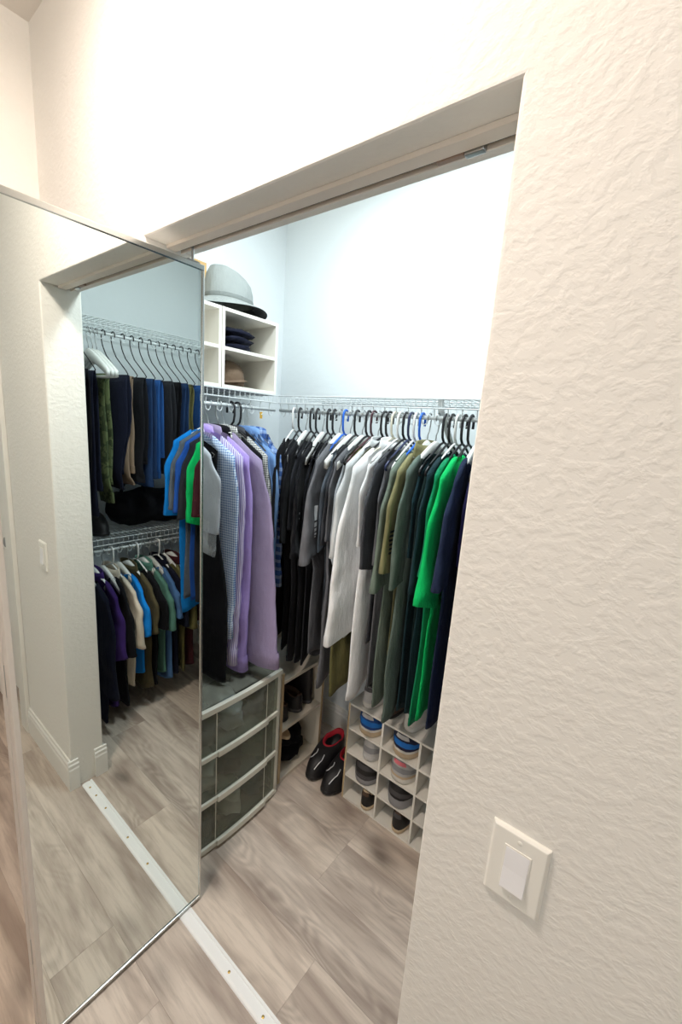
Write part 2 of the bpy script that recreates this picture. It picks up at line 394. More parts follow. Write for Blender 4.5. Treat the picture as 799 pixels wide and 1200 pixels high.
# ---------------------------------------------------------------- mirrored bifold door
YN, YF, ZB, ZT = -.350, .110, .012, 1.988
door = empty('mirror_bifold_door', (-.035, 0, 0), 0, 'mirrored bifold closet door folded open against the opening side', 'door')
def leaf(x0, x1, face):
    w = YF - YN; fr = .012
    p = MB().box(x0 + .004, x1 - .004, YN + .002, YF - .002, ZB + .002, ZT - .002).build('panel_core', M_FRAMEW, door)
    xm = x1 - .0035 if face > 0 else x0 + .0035
    mi = MB().box(min(xm, xm - .001 * face), max(xm, xm - .001 * face), YN + .010, YF - .006, ZB + .009, ZT - .010).build('mirror', M_MIRROR, door)
    MB().box(x0, x1, YN, YF, ZB, ZB + .010).build('bottom_rail', M_CHROME, door, bevel=.0015)
    MB().box(x0, x1, YN, YF, ZT - .013, ZT).build('top_rail', M_CHROME, door, bevel=.0015)
    MB().box(x0, x1, YF - .0065, YF, ZB + .010, ZT - .013).build('stile', M_CHROME, door, bevel=.0015)
    MB().box(x0, x1, YN, YN + .012, ZB + .010, ZT - .013).build('stile', M_FRAMEW, door, bevel=.003)
leaf(.007, .035, 1); leaf(-.030, -.002, -1)
for z in (.25, 1.0, 1.75): MB().tube([(.0025, YN + .004, z), (.0025, YN + .004, z + .075)], .0040, 8).build('hinge', M_STEEL, door, True)
pb = MB().box(.010, .032, .066, .098, ZT, ZT + .004); pb.tube([(.021, .085, ZT + .004), (.021, .085, ZT + .038)], .0035, 8); pb.build('top_pin', M_STEEL, door)
MB().tube([(.021, .052, .0085), (.021, .052, ZB)], .005, 8).build('bottom_guide', M_STEEL, door)

# ---------------------------------------------------------------- light switch
sw = empty('light_switch', (.925, 0, 1.022), 0, 'ivory single rocker light switch on the textured wall', 'switch')
pm = MB(); hw, hh = .0385, .0600
pm.quad_loft([[(sx * (hw - d), -yv, sz * (hh - d)) for sx, sz in ((-1, -1), (1, -1), (1, 1), (-1, 1))] for d, yv in ((0, 0), (0, .0030), (.0035, .0065), (.005, .0068))], True, True, True)
pm.build('wall_plate', M_PLATE, sw, bevel=.0006)
fm = MB().box(-.0180, .0180, -.0080, -.0066, -.0350, .0350); fm.build('rocker_frame', M_PLATE, sw, bevel=.0006)
rk = MB(); pr = [(-.0325, .0125), (0, .0092), (.0325, .0082)]
rk.quad_loft([[(x, -.0070, z) for x in (-.0158,)] + [(-.0158, -d, z), (.0158, -d, z), (.0158, -.0070, z)] for z, d in pr], True, True, True)
rk.build('rocker', M_ROCK, sw, bevel=.0004)
for z in (-.0475, .0475):
    n = 10; MB().quad_loft([[(r * math.cos(6.2832 * i / n), -yv, z + r * math.sin(6.2832 * i / n)) for i in range(n)] for r, yv in ((.0032, .0066), (.0032, .0074), (.001, .0080))], True, False, True).build('screw', M_PLATE, sw)

# ---------------------------------------------------------------- wire shelving
def wire_shelf(name, length, depth, loc, rz, label, rod_drop=.062, brackets=()):
    """local: x along the rail, y from front lip (0) to wall (depth), z = 0 top of deck"""
    t = empty(name, loc, rz, label, 'wire shelf')
    d = MB(); n = int(length / .0254)
    for i in range(n + 1):
        x = i * length / n; d.tube([(x, depth, 0), (x, .001, 0), (x, 0, -.002), (x, 0, -.030)], .0016, 4, False)
    dk = d.build('deck_wires', M_WIRE, t)
    d = MB()
    for yy, zz, r in ((0, 0, .0026), (0, -.031, .0026), (.10, -.003, .0024), (.20, -.003, .0024), (depth - .003, -.003, .0024)):
        d.tube([(0, yy, zz), (length, yy, zz)], r, 6)
    d.build('support_wires', M_WIRE, t)
    d = MB(); k = int(length / .05)
    for i in range(k):
        x = (i + .5) * length / k
        d.tube([(x - .013, .002, -.031), (x - .013, .010, -.066), (x - .009, .012, -.082), (x, .012, -.088), (x + .009, .012, -.082), (x + .013, .012, -.068)], .0021, 4)
    d.build('rod_loops', M_WIRE, t)
    MB().tube([(0, .014, -rod_drop), (length, .014, -rod_drop)], .0075, 10).build('hanging_rod', M_WIRE, t, True)
    for x in brackets:
        MB().quad_loft([[(x - .011, yy - .002, zz), (x + .011, yy - .002, zz), (x + .011, yy + .002, zz), (x - .011, yy + .002, zz)] for yy, zz in ((.002, .004), (.014, -.040), (depth - .006, -.30))], True, True, True).build('support_brace', M_WIRE, t)
        MB().box(x - .012, x + .012, depth - .004, depth, -.33, -.27).build('brace_foot', M_WIRE, t)
    return t
ZS = 1.735
SF = .785                                                   # front lip of the back shelf (y)
wire_shelf('wire_shelf', 1.455, YB - SF - .001, (-.432, SF, ZS), 0, 'long white wire shelf with hanging rod on the closet back wall', brackets=(.785,))
wire_shelf('wire_shelf', SF - .006 - TW, .299, (-.435, TW + .002, ZS), R(90), 'white wire shelf carrying the cube units beside the lilac shirts')
# right hand wall: x runs towards -y when the lip faces -x
wire_shelf('wire_shelf', YB - TW - .01, .299, (1.20, YB - .004, 2.035), R(-90), 'upper white wire shelf above the hanging trousers')
wire_shelf('wire_shelf', YB - TW - .01, .299, (1.20, YB - .004, .968), R(-90), 'lower white wire shelf with dark boots on it')
ROD = ZS - .062
YR = SF + .014; XRL = -.435 - .014; XRR = 1.20 + .014

# ---------------------------------------------------------------- hangers
def arc(cx, cz, r, a0, a1, n): return [(cx + r * math.cos(R(a0 + (a1 - a0) * i / n)), 0, cz + r * math.sin(R(a0 + (a1 - a0) * i / n))) for i in range(n + 1)]
def hanger_meshes(kind):
    """local: x across the shoulders, origin at the rod's axis, returns list of (name, MB, material key, smooth)"""
    rr = .0075
    if kind == 'tube':
        h = MB(); h.tube([(-.0235, 0, -.030)] + arc(0, -.0095, .0235, 180, 0, 10) + [(.0235, 0, -.040), (.018, 0, -.064), (0, 0, -.082)], .0045, 7)
        f = MB(); p = [(0, 0, -.080), (.03, 0, -.088), (.10, 0, -.124), (.150, 0, -.152), (.172, 0, -.168), (.176, 0, -.178), (.168, 0, -.184), (.13, 0, -.186), (0, 0, -.186)]
        f.tube([(-a, b, c) for a, b, c in reversed(p[1:])] + p, .0042, 7)
        return [('hook', h, 'c'), ('frame', f, 'c')]
    if kind == 'wood':
        h = MB(); h.tube(arc(0, -.001, rr + .0022 + .007, -35, 180, 9) + [(-.0165, 0, -.02), (-.011, 0, -.045), (0, 0, -.06), (0, 0, -.085)], .0022, 6)
        f = MB(); rings = []
        for i in range(-10, 11):
            u = i / 10; x = .190 * u; z = -.080 - .098 * abs(u) ** 1.25; hgt = .028 + .022 * (1 - abs(u)); y0 = -.003 * u * u
            rings.append([(x, y0 - .0065, z - hgt), (x, y0 + .0065, z - hgt), (x, y0 + .0065, z), (x, y0, z + .003), (x, y0 - .0065, z)])
        f.quad_loft(rings, True, True, True)
        b = MB().tube([(-.18, -.005, -.205), (.18, -.005, -.205)], .0045, 6)
        return [('hook', h, 'steel'), ('shoulder', f, 'c'), ('bar', b, 'c')]
    if kind == 'slack':                                     # open ended trouser hanger
        h = MB(); h.tube(arc(0, -.001, rr + .0022 + .007, -35, 180, 9) + [(-.0165, 0, -.03), (-.008, 0, -.055), (0, 0, -.07), (.02, 0, -.10), (.10, 0, -.165), (.115, 0, -.18), (.105, 0, -.19), (.08, 0, -.192), (-.12, 0, -.185), (-.135, 0, -.178)], .0026, 6)
        return [('frame', h, 'c')]
    if kind == 'wire':
        h = MB(); h.tube(arc(0, -.001, rr + .0012 + .007, -35, 180, 9) + [(-.0157, 0, -.03), (-.005, 0, -.055), (0, 0, -.075), (.19, 0, -.18), (.185, 0, -.19), (-.185, 0, -.19), (-.19, 0, -.18), (0, 0, -.077)], .0013, 5)
        return [('frame', h, 'c')]
HCACHE = {}
HCOL = dict(black=('M_BLACKP', 'black'), white=('M_WHITEP', 'white'), cream=('M_CREAMP', 'cream'), blue=('M_BLUEP', 'blue'), navy=('M_NAVYP', 'navy'), maroon=('M_MAROONP', 'maroon'), wood=('M_WHITEW', 'white'), bwire=('M_BLACKM', 'black'), steel=('M_STEEL', 'silver'))
def hanger(kind, colr, loc, rz, label, group):
    root = empty({'tube': 'plastic_hanger', 'wood': 'wooden_hanger', 'slack': 'trouser_hanger', 'wire': 'wire_hanger'}[kind], loc, rz, label, 'hanger', group)
    mat = globals()[HCOL[colr][0]]
    if (kind, colr) not in HCACHE:
        HCACHE[kind, colr] = [(n, b.build(n, M_STEEL if k == 'steel' else mat, root, True)) for n, b, k in hanger_meshes(kind)]
    else:
        for n, o in HCACHE[kind, colr]:
            c = bpy.data.objects.new(n, o.data); col.objects.link(c); c.parent = root
    return root

# ---------------------------------------------------------------- garments
def sm(a, b, x):
    x = max(0.0, min(1.0, (x - a) / (b - a))); return x * x * (3 - 2 * x)
def garment(name, mat, loc, rz, label, cat, group, seed, hem=-1.0, wtop=.19, whem=.205, th=.010, sl=None, slw=.075, slx=.165, sleeve_thick=.012,
            collar='crew', fold=.006, cmat=None, cuff=False, placket=False, neck=.075, out=0.0, scale=1.0, lean=0.0, hk='tube', taper=.36):
    """local: x across shoulders, y along the rail, origin on the rod axis; sl = z of the sleeve end"""
    rn = random.Random(seed); ph = [rn.uniform(0, 6.28) for _ in range(8)]
    root = empty(name, loc, rz, label, cat, group)
    kx = rn.uniform(14, 22); noff = Vector((rn.uniform(0, 50), rn.uniform(0, 50), rn.uniform(0, 50)))
    wtop *= scale; whem *= scale; slx *= scale
    def hang(ax): return -.074 - .108 * (ax / .205) ** 1.25 if hk == 'wood' else -.066 - .52 * ax
    dip = .020 if collar == 'fold' else .050
    def ztop(x):
        ax = abs(x)
        return hang(max(ax, neck)) - dip * (1 - sm(.015, neck, ax))
    def disp(x, z):
        d = sm(-.12, hem, z); s = (z + .1)
        w = fold * (.2 + d) * (math.sin(kx * x + ph[0] + 1.5 * s) * .7 + math.sin(2.1 * kx * x + ph[1] - 2 * s) * .3)
        return w + .9 * fold * noise.noise(Vector((x * 9, 0, z * 5)) + noff) + lean * d
    nu, nt = 28, 20
    m = MB()
    def pt(u, tt, side):
        w = wtop + (whem - wtop) * sm(.1, .8, tt) + .006 * math.sin(9 * tt + ph[3]) * tt
        x = u * (w if u > 0 else min(w, .235)); zt = ztop(u * wtop); zb = hem + .016 * math.sin(5 * u + ph[4]) + .012 * u * u * math.sin(ph[5])
        z = zt + (zb - zt) * tt
        b = max(.0070, th * .5) * (1 - sm(0, .35, tt)) + th * sm(0, .35, tt)
        b *= max(0.0, 1 - abs(u) ** 6) ** .5
        b *= 1.0 + .30 * math.sin(11 * u + ph[6] + 2 * tt) * side + .25 * noise.noise(Vector((x * 20, side * 3.0, z * 7)) + noff)
        return Vector((x, disp(x, z) + side * b, z))
    us = [math.sin(math.pi / 2 * (-1 + 2 * i / nu)) for i in range(nu + 1)]
    rings = [[pt(u, j / nt, 1) for u in us] + [pt(u, j / nt, -1) for u in reversed(us[1:-1])] for j in range(nt + 1)]
    m.quad_loft(rings, True, False, False)
    body = m.build('body', mat, root, True)
    hr = []
    for f_, g_ in ((.45, 1.0), (1.0, 1.0), (1.0, .4)):
        hr.append([Vector((p.x * 1.003, p.y + g_ * math.copysign(.0011, p.y - disp(p.x, p.z)), p.z)) for p in (rings[-2][i].lerp(rings[-1][i], f_) for i in range(len(rings[-1])))])
    MB().quad_loft(hr).build('hem', mat, root, True)
    if sl is not None:
        for sx in (-1, 1):
            m = MB(); rings = []; N = 22; K = 18
            e = sl + rn.uniform(-.012, .012)
            for k in range(K + 1):
                s = k / K
                zc = -.150 + (e + .150) * s
                xc = slx + .012 * sm(0, .4, s) + (out if sx > 0 else min(out, .005)) * s + .003 * math.sin(5 * s + ph[7])
                hw_ = slw * (.62 + .43 * sm(0, .35, s)) * (1.0 - .06 * s) if not cuff else slw * (.75 + .3 * sm(0, .2, s)) * (1 - taper * s)
                tk = max(.0070, sleeve_thick * .5) * (1 - s) + sleeve_thick * 1.1 * s
                tilt = .64 * (1 - sm(0, .5, s)) + .30 * sm(.7, 1.0, s) * (0 if cuff else 1) * math.sin(ph[3])
                ring = []
                for i in range(N):
                    a = 2 * math.pi * i / N; ca, sa = math.cos(a), math.sin(a)
                    dx = hw_ * math.copysign(abs(ca) ** .70, ca)
                    dy = tk * math.copysign(abs(sa) ** .55, sa)
                    x = xc + dx; z = zc - dx * tilt
                    nv = noise.noise(Vector((x * 11, sa * .6 + sx, z * 8)) + noff)
                    nv2 = noise.noise(Vector((x * 26 + z * 14, sa * .6 - sx, z * 16)) + noff)
                    ring.append((sx * x + .003 * nv2, dy * (1 + .25 * nv2) + (.0045 * nv + .002 * nv2) * (tk / .010) * (.3 + s) + disp(sx * x, z) * .8, z))
                rings.append(ring)
            m.quad_loft(rings, True, True, False)
            so = m.build('sleeve', cmat or mat, root, True)
            last, prv = rings[-1], rings[-2]
            c = Vector((sum(p[0] for p in last) / N, sum(p[1] for p in last) / N, last[0][2])); rr3 = []
            if cuff:
                for dz, sc in ((.012, 1.04), (-.004, 1.08), (-.056, 1.10), (-.057, 1.02), (-.050, .85)):
                    rr3.append([Vector((c.x + (p[0] - c.x) * sc, c.y + (p[1] - c.y) * sc * 1.1, p[2] + dz)) for p in last])
                MB().quad_loft(rr3, True, False, False).build('cuff', cmat or mat, so, True)
            else:
                for f_, sc in ((.0, 1.010), (.95, 1.015), (1.0, 1.0)):
                    rr3.append([Vector((c.x + (prv[i][0] * (1 - f_) + last[i][0] * f_ - c.x) * sc, c.y + (prv[i][1] * (1 - f_) + last[i][1] * f_ - c.y) * (sc + .05), prv[i][2] * (1 - f_) + last[i][2] * f_)) for i in range(N)])
                MB().quad_loft(rr3, True, False, False).build('sleeve_hem', cmat or mat, so, True)
    n = 20; cb = []; t2 = min(th, .011)
    if collar == 'crew':
        dzc = hang(neck) + .104
        for r, z in ((1.0, -.118 + dzc), (1.02, -.106 + dzc), (.98, -.100 + dzc), (.92, -.106 + dzc)):
            cb.append([(neck * .92 * r * math.cos(6.2832 * i / n), disp(0, -.1) + (t2 + .004) * r * math.sin(6.2832 * i / n), z - .046 * (1 - abs(math.cos(6.2832 * i / n))) ** .8) for i in range(n)])
    else:
        for r, ry, z in ((.90, 1.0, -.115), (.92, 1.0, -.078), (1.02, 1.2, -.076), (1.12, 1.4, -.098), (1.16, 1.45, -.120)):
            cb.append([(neck * .82 * r * math.cos(6.2832 * i / n), disp(0, -.1) + (t2 + .003) * ry * math.sin(6.2832 * i / n), z - .010 * (1 + math.sin(6.2832 * i / n))) for i in range(n)])
    MB().quad_loft(cb, True).build('collar', cmat or mat, root, True)
    if placket:
        pr = []
        for j in range(nt + 1):
            tt = .04 + .95 * j / nt; row = []
            for u in (-.07, .07):
                p = pt(u, tt, -1); row.append((p.x, p.y - .0018, p.z))
            pr.append(row)
        MB().quad_loft(pr, False).build('placket', cmat or mat, body, True)
    return root

C = lambda *a: srgb(*a)
COL = {
 'black': C(20, 20, 24), 'soft black': C(28, 29, 34), 'charcoal': C(44, 45, 50), 'dark grey': C(70, 71, 76), 'grey': C(104, 104, 108), 'slate grey': C(96, 104, 114),
 'light grey': C(172, 178, 184), 'pale grey': C(205, 208, 208), 'white': C(240, 240, 240), 'brown olive': C(84, 76, 54), 'olive': C(108, 104, 66), 'khaki': C(132, 128, 92),
 'grey green': C(98, 112, 104), 'sage': C(112, 124, 112), 'dark teal': C(28, 52, 58), 'black green': C(24, 42, 40), 'forest green': C(20, 78, 52), 'emerald': C(16, 132, 88), 'bright green': C(10, 186, 98),
 'navy': C(34, 44, 70), 'dark navy': C(24, 27, 44), 'indigo': C(44, 40, 78), 'bright blue': C(20, 132, 220), 'royal blue': C(36, 84, 170), 'denim blue': C(84, 124, 176), 'teal green': C(92, 138, 124),
 'cream': C(214, 202, 184), 'maroon': C(66, 30, 36), 'purple': C(62, 40, 104), 'lilac': C(176, 154, 220), 'grey lilac': C(158, 144, 176), 'sky blue': C(126, 164, 214), 'steel blue': C(96, 128, 176), 'taupe': C(150, 128, 108), 'jeans': C(34, 58, 96), 'bright jeans': C(40, 84, 146), 'army': C(98, 110, 74)}
FAB = {k: fabric('cloth ' + k, v) for k, v in COL.items()}
FAB['violet stripe'] = fabric('cloth violet stripe', C(226, 220, 238), 'diag', C(150, 134, 196), 120)
FAB['blue gingham'] = fabric('cloth blue gingham', C(214, 226, 242), 'check', C(84, 124, 182), 110)
FAB['mono check'] = fabric('cloth mono check', C(216, 216, 212), 'check', C(64, 64, 70), 120)
FAB['blue plaid'] = fabric('cloth blue plaid', C(70, 104, 168), 'check', C(176, 198, 230), 28)
FAB['camo'] = fabric('cloth camo', C(102, 112, 76), 'camo', C(70, 80, 54), 30)
M_REFL = plain('reflective_print', srgb(225, 226, 228), .3)
M_BLKPRINT = plain('black_print', srgb(24, 24, 24), .7)

def ordinal(n): return ['first', 'second', 'third', 'fourth', 'fifth', 'sixth', 'seventh', 'eighth', 'ninth', 'tenth'][n - 1] if n <= 10 else str(n) + 'th'
# back rail: (hook x, front sleeve shift dx, hanger kind, hanger colour, cloth, sleeve end, hem, description)
BR = [
 (-.341, .110, 'tube', 'white', 'black', -.53, -1.02, 'black t-shirt hanging nearest the shirts in the corner'),
 (-.305, .105, 'tube', 'black', 'soft black', -.52, -1.06, 'soft black t-shirt, second from the corner on the long rail'),
 (-.268, .100, 'wood', 'wood', 'black', -.55, -1.04, 'black t-shirt on the first white wooden hanger from the corner'),
 (-.236, .095, 'tube', 'black', 'charcoal', -.54, -1.08, 'charcoal t-shirt among the black ones near the corner'),
 (-.204, .095, 'tube', 'black', 'soft black', -.56, -1.07, 'soft black t-shirt just past the charcoal one near the corner'),
 (-.172, .090, 'wood', 'wood', 'black', -.56, -1.04, 'black t-shirt with two tiny white marks on its sleeve'),
 (-.142, .090, 'tube', 'black', 'soft black', -.55, -1.05, 'soft black t-shirt behind the dark grey logo shirt'),
 (-.112, .085, 'tube', 'black', 'charcoal', -.54, -1.03, 'charcoal t-shirt directly before the grey shirts'),
 (-.082, .070, 'wood', 'wood', 'dark grey', -.53, -1.01, 'dark grey t-shirt beside the sleeve with reflective bars'),
 (-.055, .055, 'tube', 'blue', 'grey', -.55, -.97, 'grey t-shirt with reflective bars printed on the sleeve'),
 (-.026, .050, 'wood', 'wood', 'slate grey', -.55, -.98, 'slate grey t-shirt next to the reflective bar shirt'),
 (.003, .045, 'tube', 'black', 'dark grey', -.54, -1.0, 'dark grey t-shirt between the slate and light grey ones'),
 (.032, .040, 'wood', 'wood', 'grey', -.53, -1.02, 'mid grey t-shirt hanging low beside the brown olive one'),
 (.058, .035, 'tube', 'black', 'light grey', -.60, -.98, 'light blue-grey t-shirt before the brown olive one'),
 (.082, .025, 'tube', 'maroon', 'brown olive', -.52, -1.03, 'brown olive t-shirt on the maroon hanger'),
 (.106, .018, 'wood', 'wood', 'olive', -.50, -1.04, 'olive t-shirt between brown olive and pale grey'),
 (.130, .000, 'tube', 'black', 'pale grey', -.50, -.99, 'pale grey shirt with a pointed short sleeve'),
 (.152, -.004, 'tube', 'black', 'khaki', -.48, -1.0, 'khaki shirt squeezed between the pale grey and white shirts'),
 (.176, -.010, 'tube', 'cream', 'white', -.80, -.98, 'white shirt with long hanging sleeve'),
 (.200, .004, 'tube', 'white', 'white', -.50, -1.01, 'second white shirt tucked beside the long-sleeved white one'),
 (.222, .014, 'tube', 'black', 'dark grey', -.54, -.99, 'dark grey t-shirt right after the white shirts'),
 (.243, .022, 'tube', 'navy', 'grey', -.57, -1.0, 'mid grey t-shirt on the navy hanger'),
 (.264, .030, 'tube', 'white', 'grey green', -.52, -1.04, 'grey green t-shirt before the bright blue hanger'),
 (.287, .022, 'tube', 'blue', 'sage', -.55, -1.03, 'sage t-shirt on the bright blue hanger'),
 (.313, .022, 'wood', 'wood', 'khaki', -.50, -1.03, 'khaki polo with black bars printed on the sleeve'),
 (.345, .015, 'wood', 'wood', 'grey green', -.54, -1.05, 'grey green t-shirt on the bare-shouldered wooden hanger'),
 (.376, .012, 'tube', 'black', 'dark teal', -.52, -1.04, 'dark teal t-shirt before the green ones'),
 (.398, .012, 'tube', 'black', 'black green', -.54, -1.02, 'black-green t-shirt beside the dark teal one'),
 (.420, .012, 'tube', 'white', 'dark teal', -.53, -1.0, 'dark teal t-shirt touching the emerald green shirt'),
 (.442, .015, 'tube', 'black', 'emerald', -.50, -1.02, 'emerald green t-shirt beside the bright green one'),
 (.464, .020, 'tube', 'black', 'bright green', -.58, -1.0, 'bright green t-shirt with a long pointed sleeve'),
 (.490, .036, 'wood', 'wood', 'navy', -.47, -1.02, 'navy t-shirt directly after the bright green one'),
 (.518, .040, 'tube', 'black', 'indigo', -.50, -1.0, 'indigo t-shirt between the navy and royal blue ones'),
 (.548, .040, 'tube', 'black', 'royal blue', -.52, -1.02, 'royal blue t-shirt next to the indigo one'),
 (.60, .03, 'tube', 'white', 'navy', -.50, -1.0, 'navy t-shirt between the royal blue and maroon shirts'),
 (.66, .03, 'tube', 'black', 'maroon', -.52, -1.0, 'maroon t-shirt on the far half of the long rail'),
 (.72, .03, 'tube', 'white', 'bright green', -.58, -1.0, 'bright green t-shirt beside the maroon one'),
 (.78, .03, 'tube', 'black', 'charcoal', -.53, -1.0, 'charcoal t-shirt beside the blue shirts at the rail end'),
 (.83, .02, 'tube', 'white', 'royal blue', -.50, -1.0, 'royal blue t-shirt third from the trouser end of the rail'),
 (.875, .02, 'tube', 'black', 'slate grey', -.52, -.98, 'slate grey t-shirt second from the trouser end of the rail'),
 (.925, .02, 'tube', 'white', 'bright blue', -.55, -1.08, 'bright blue t-shirt at the trouser end of the long rail'),
]
# how far each one stands out towards the room: sleeve prominence, body prominence
PROM = {0: (1, 1), 2: (1, 1), 3: (0, 1), 5: (2, 1), 6: (0, 1), 8: (0, 1), 9: (3, 1), 12: (0, 2), 15: (0, 2), 16: (2, 0), 18: (3, 0), 19: (0, 2), 20: (1, 0), 21: (0, 1), 23: (2, 1), 24: (2, 0), 25: (1, 2), 26: (0, 1), 28: (1, 1), 29: (1, 1), 30: (3, 1), 31: (3, 1), 33: (1, 1)}
G1 = 'clothes on the long rail'
GS = []
for i, (hx, dx, hk, hc, cl, sl, hem, desc) in enumerate(BR):
    rz = math.asin(max(-.45, min(.45, dx / .235)))
    a = R(-90) + rz                                          # local +x of the garment points to the room (-y)
    sp, bp = PROM.get(i, (0, 0))
    if hx > .56: sp, bp = 2, 1
    polo = 'polo' in desc or desc.startswith(('white', 'pale'))
    g = garment('polo_shirt' if polo else 't_shirt', FAB[cl], (hx, YR, ROD), a, desc, 'shirt', G1, 100 + i, hem=(-.84, hem, hem - .02)[bp], th=(.0055, .009, .014)[bp], sl=sl + (.05, 0, 0, 0)[sp],
                slw=(.062, .068, .076, .084)[sp], sleeve_thick=(.0055, .0085, .011, .015)[sp] * (1.4 if hx > .56 else 1), fold=(.0022, .005, .009)[bp], collar='fold' if polo else 'crew',
                wtop=.185, whem=(.155, .190, .215)[bp], slx=(.150, .165, .168, .168)[sp], scale=(.86, .96, 1.0, 1.04)[sp] if bp < 2 else 1.0, out=(.0, .006, .018, .034)[sp], neck=.128 if hk == 'wood' else .095, hk=hk)
    GS.append(g)
    hanger(hk, hc, (hx, YR, ROD), a, '%s hanger of the %s' % (HCOL[hc][1] + (' plastic' if hk == 'tube' else ' wooden'), desc), 'hangers on the long rail')
def print_on(root, boxes, name, mat):
    sleeves = [c for c in root.children if c.name.startswith('sleeve')]
    s = sleeves[1]
    vs = [v.co for v in s.data.vertices]
    for (x0, x1, z0, z1) in boxes:
        # lay the print on the sleeve face that looks along +y of the garment
        row = []
        for z in (z0, (z0 + z1) / 2, z1):
            r_ = []
            for x in (x0, (x0 + x1) / 2, x1):
                yb = max((v.y for v in vs if abs(v.x - x) < .028 and abs(v.z - z) < .03), default=.01)
                r_.append((x, yb + .0012, z))
            row.append(r_)
        b = MB().quad_loft(row, False); o = b.build(name, mat, s)
print_on(GS[9], [(.205, .228, -.40, -.345), (.205, .228, -.425, -.408), (.205, .226, -.443, -.431), (.205, .222, -.457, -.449), (.205, .216, -.468, -.463)], 'reflective_bar', M_REFL)
print_on(GS[5], [(.20, .208, -.40, -.392), (.20, .207, -.42, -.414)], 'sleeve_mark', M_REFL)
print_on(GS[24], [(.212, .250, -.37 - k * .014, -.363 - k * .014) for k in range(6)], 'sleeve_bar', M_BLKPRINT)

# left rail: shirts across x, rod along y at x = XRL
LR = [
 (.300, 'wire', 'steel', 'black', -.80, -1.04, 'dress', 'long black dress beside the plastic-covered jacket'),
 (.245, 'wire', 'steel', 'light grey', -.45, -.52, 'film', 'pale grey jacket under a clear plastic garment film'),
 (.335, 'wire', 'steel', 'blue gingham', -.80, -.96, 'ls', 'blue gingham dress shirt beside the long black dress'),
 (.366, 'wire', 'steel', 'violet stripe', -.94, -.97, 'ls', 'violet striped dress shirt with long cuffs'),
 (.400, 'wire', 'steel', 'lilac', -.97, -.97, 'ls', 'plain lilac dress shirt between striped and grey lilac ones'),
 (.435, 'wire', 'steel', 'grey lilac', -.95, -.99, 'ls', 'grey lilac long-sleeved shirt'),
 (.480, 'wood', 'wood', 'black', -.86, -.98, 'ls', 'black long-sleeved shirt behind the grey lilac one'),
 (.508, 'wire', 'steel', 'mono check', -.95, -.97, 'ls', 'black and white checked shirt behind the black one'),
 (.540, 'tube', 'black', 'dark grey', -.72, -.95, 'ls', 'dark grey long-sleeved shirt beside the denim blue one'),
 (.572, 'tube', 'black', 'steel blue', -.72, -.95, 'ls', 'denim blue shirt with folded collar'),
 (.604, 'wire', 'steel', 'sky blue', -.75, -.96, 'ls', 'sky blue shirt second from the wall corner'),
 (.636, 'wire', 'steel', 'blue plaid', -.70, -.95, 'ls', 'blue plaid shirt last on the rail, by the wall corner'),
]
G2 = 'shirts on the rail beside the drawers'; LEFTG = []
for i, (hy, hk, hc, cl, sl, hem, typ, desc) in enumerate(LR):
    a = R(9 if i < 6 else 7 if i < 8 else 2); mat = FAB[cl]
    if typ == 'dress':
        g = garment('dress', mat, (XRL, hy, ROD), a, desc, 'dress', G2, 300 + i, hem=hem, th=.016, sl=None, collar='crew', wtop=.2, whem=.265, fold=.010)
    else:
        g = garment('dress_shirt' if typ != 'film' else 'suit_jacket', mat, (XRL, hy, ROD), a, desc, 'shirt' if typ != 'film' else 'jacket', G2, 300 + i, hem=hem + .03, th=.0105, sl=sl if i < 8 else -.70, slw=.098 if i == 5 else .070, slx=.195, taper=.05 if i == 5 else .36, hk=hk,
                    sleeve_thick=.012 if i in (3, 4, 5) else .0105, collar='fold', cuff=typ != 'film', placket=True, wtop=.20, whem=.30 if i == 5 else .235, fold=.009 if i in (3, 4, 5) else .005, out={3: .0, 4: .008, 5: .075}.get(i, .006), scale=.74 if i >= 9 else .82 if i == 8 else .95 if i >= 6 else 1.0)
        if typ == 'film':
            m = MB(); rings = []
            for zz, w, b in ((-.10, .07, .017), (-.14, .16, .019), (-.20, .235, .020), (-.30, .262, .021), (-.42, .266, .022), (-.52, .268, .022)):
                rings.append([(w * math.copysign(abs(math.cos(q)) ** .6, math.cos(q)), b * math.sin(q) + .004 * math.sin(7 * q + zz * 40), zz + .01 * math.sin(5 * q)) for q in (6.2832 * k / 36 for k in range(36))])
            m.quad_loft(rings).build('garment_film', M_FILM, g, True)
    LEFTG.append(g)
    hanger(hk, hc, (XRL, hy, ROD), a, '%s hanger holding the %s' % ({'wire': 'silver wire', 'wood': 'white wooden', 'tube': 'black tubular plastic'}[hk], desc.split(' behind')[0].split(' beside')[0].split(' hanging')[0].split(' under')[0].split(' between')[0]), 'hangers beside the drawers')

# right wall, lower rail: shirts (rod along y at x = XRR)
ZL = .968 - .062
RLW = [
 (0.249, 'dark navy', -.66, -.86, 'dark navy jacket at the opening end of the lower rail'),
 (0.295, 'purple', -.50, -.80, 'dark purple shirt on the lower rail'),
 (0.341, 'black', -.52, -.82, 'black shirt beside the purple one on the lower rail'),
 (0.383, 'cream', -.45, -.70, 'cream shirt on the lower rail'),
 (0.424, 'bright blue', -.42, -.66, 'bright blue shirt beside the cream one on the lower rail'),
 (0.471, 'brown olive', -.44, -.76, 'brown olive shirt on the lower rail'),
 (0.514, 'black', -.40, -.78, 'black shirt between brown olive and teal green'),
 (0.555, 'teal green', -.43, -.72, 'pale teal green shirt on the lower rail'),
 (0.596, 'denim blue', -.36, -.78, 'denim blue shirt on the lower rail'),
 (0.636, 'dark navy', -.40, -.74, 'dark navy shirt beside the denim blue one on the lower rail'),
 (0.677, 'olive', -.46, -.76, 'olive shirt on the lower rail'),
 (0.723, 'maroon', -.45, -.74, 'dark maroon shirt last on the lower rail'),
]
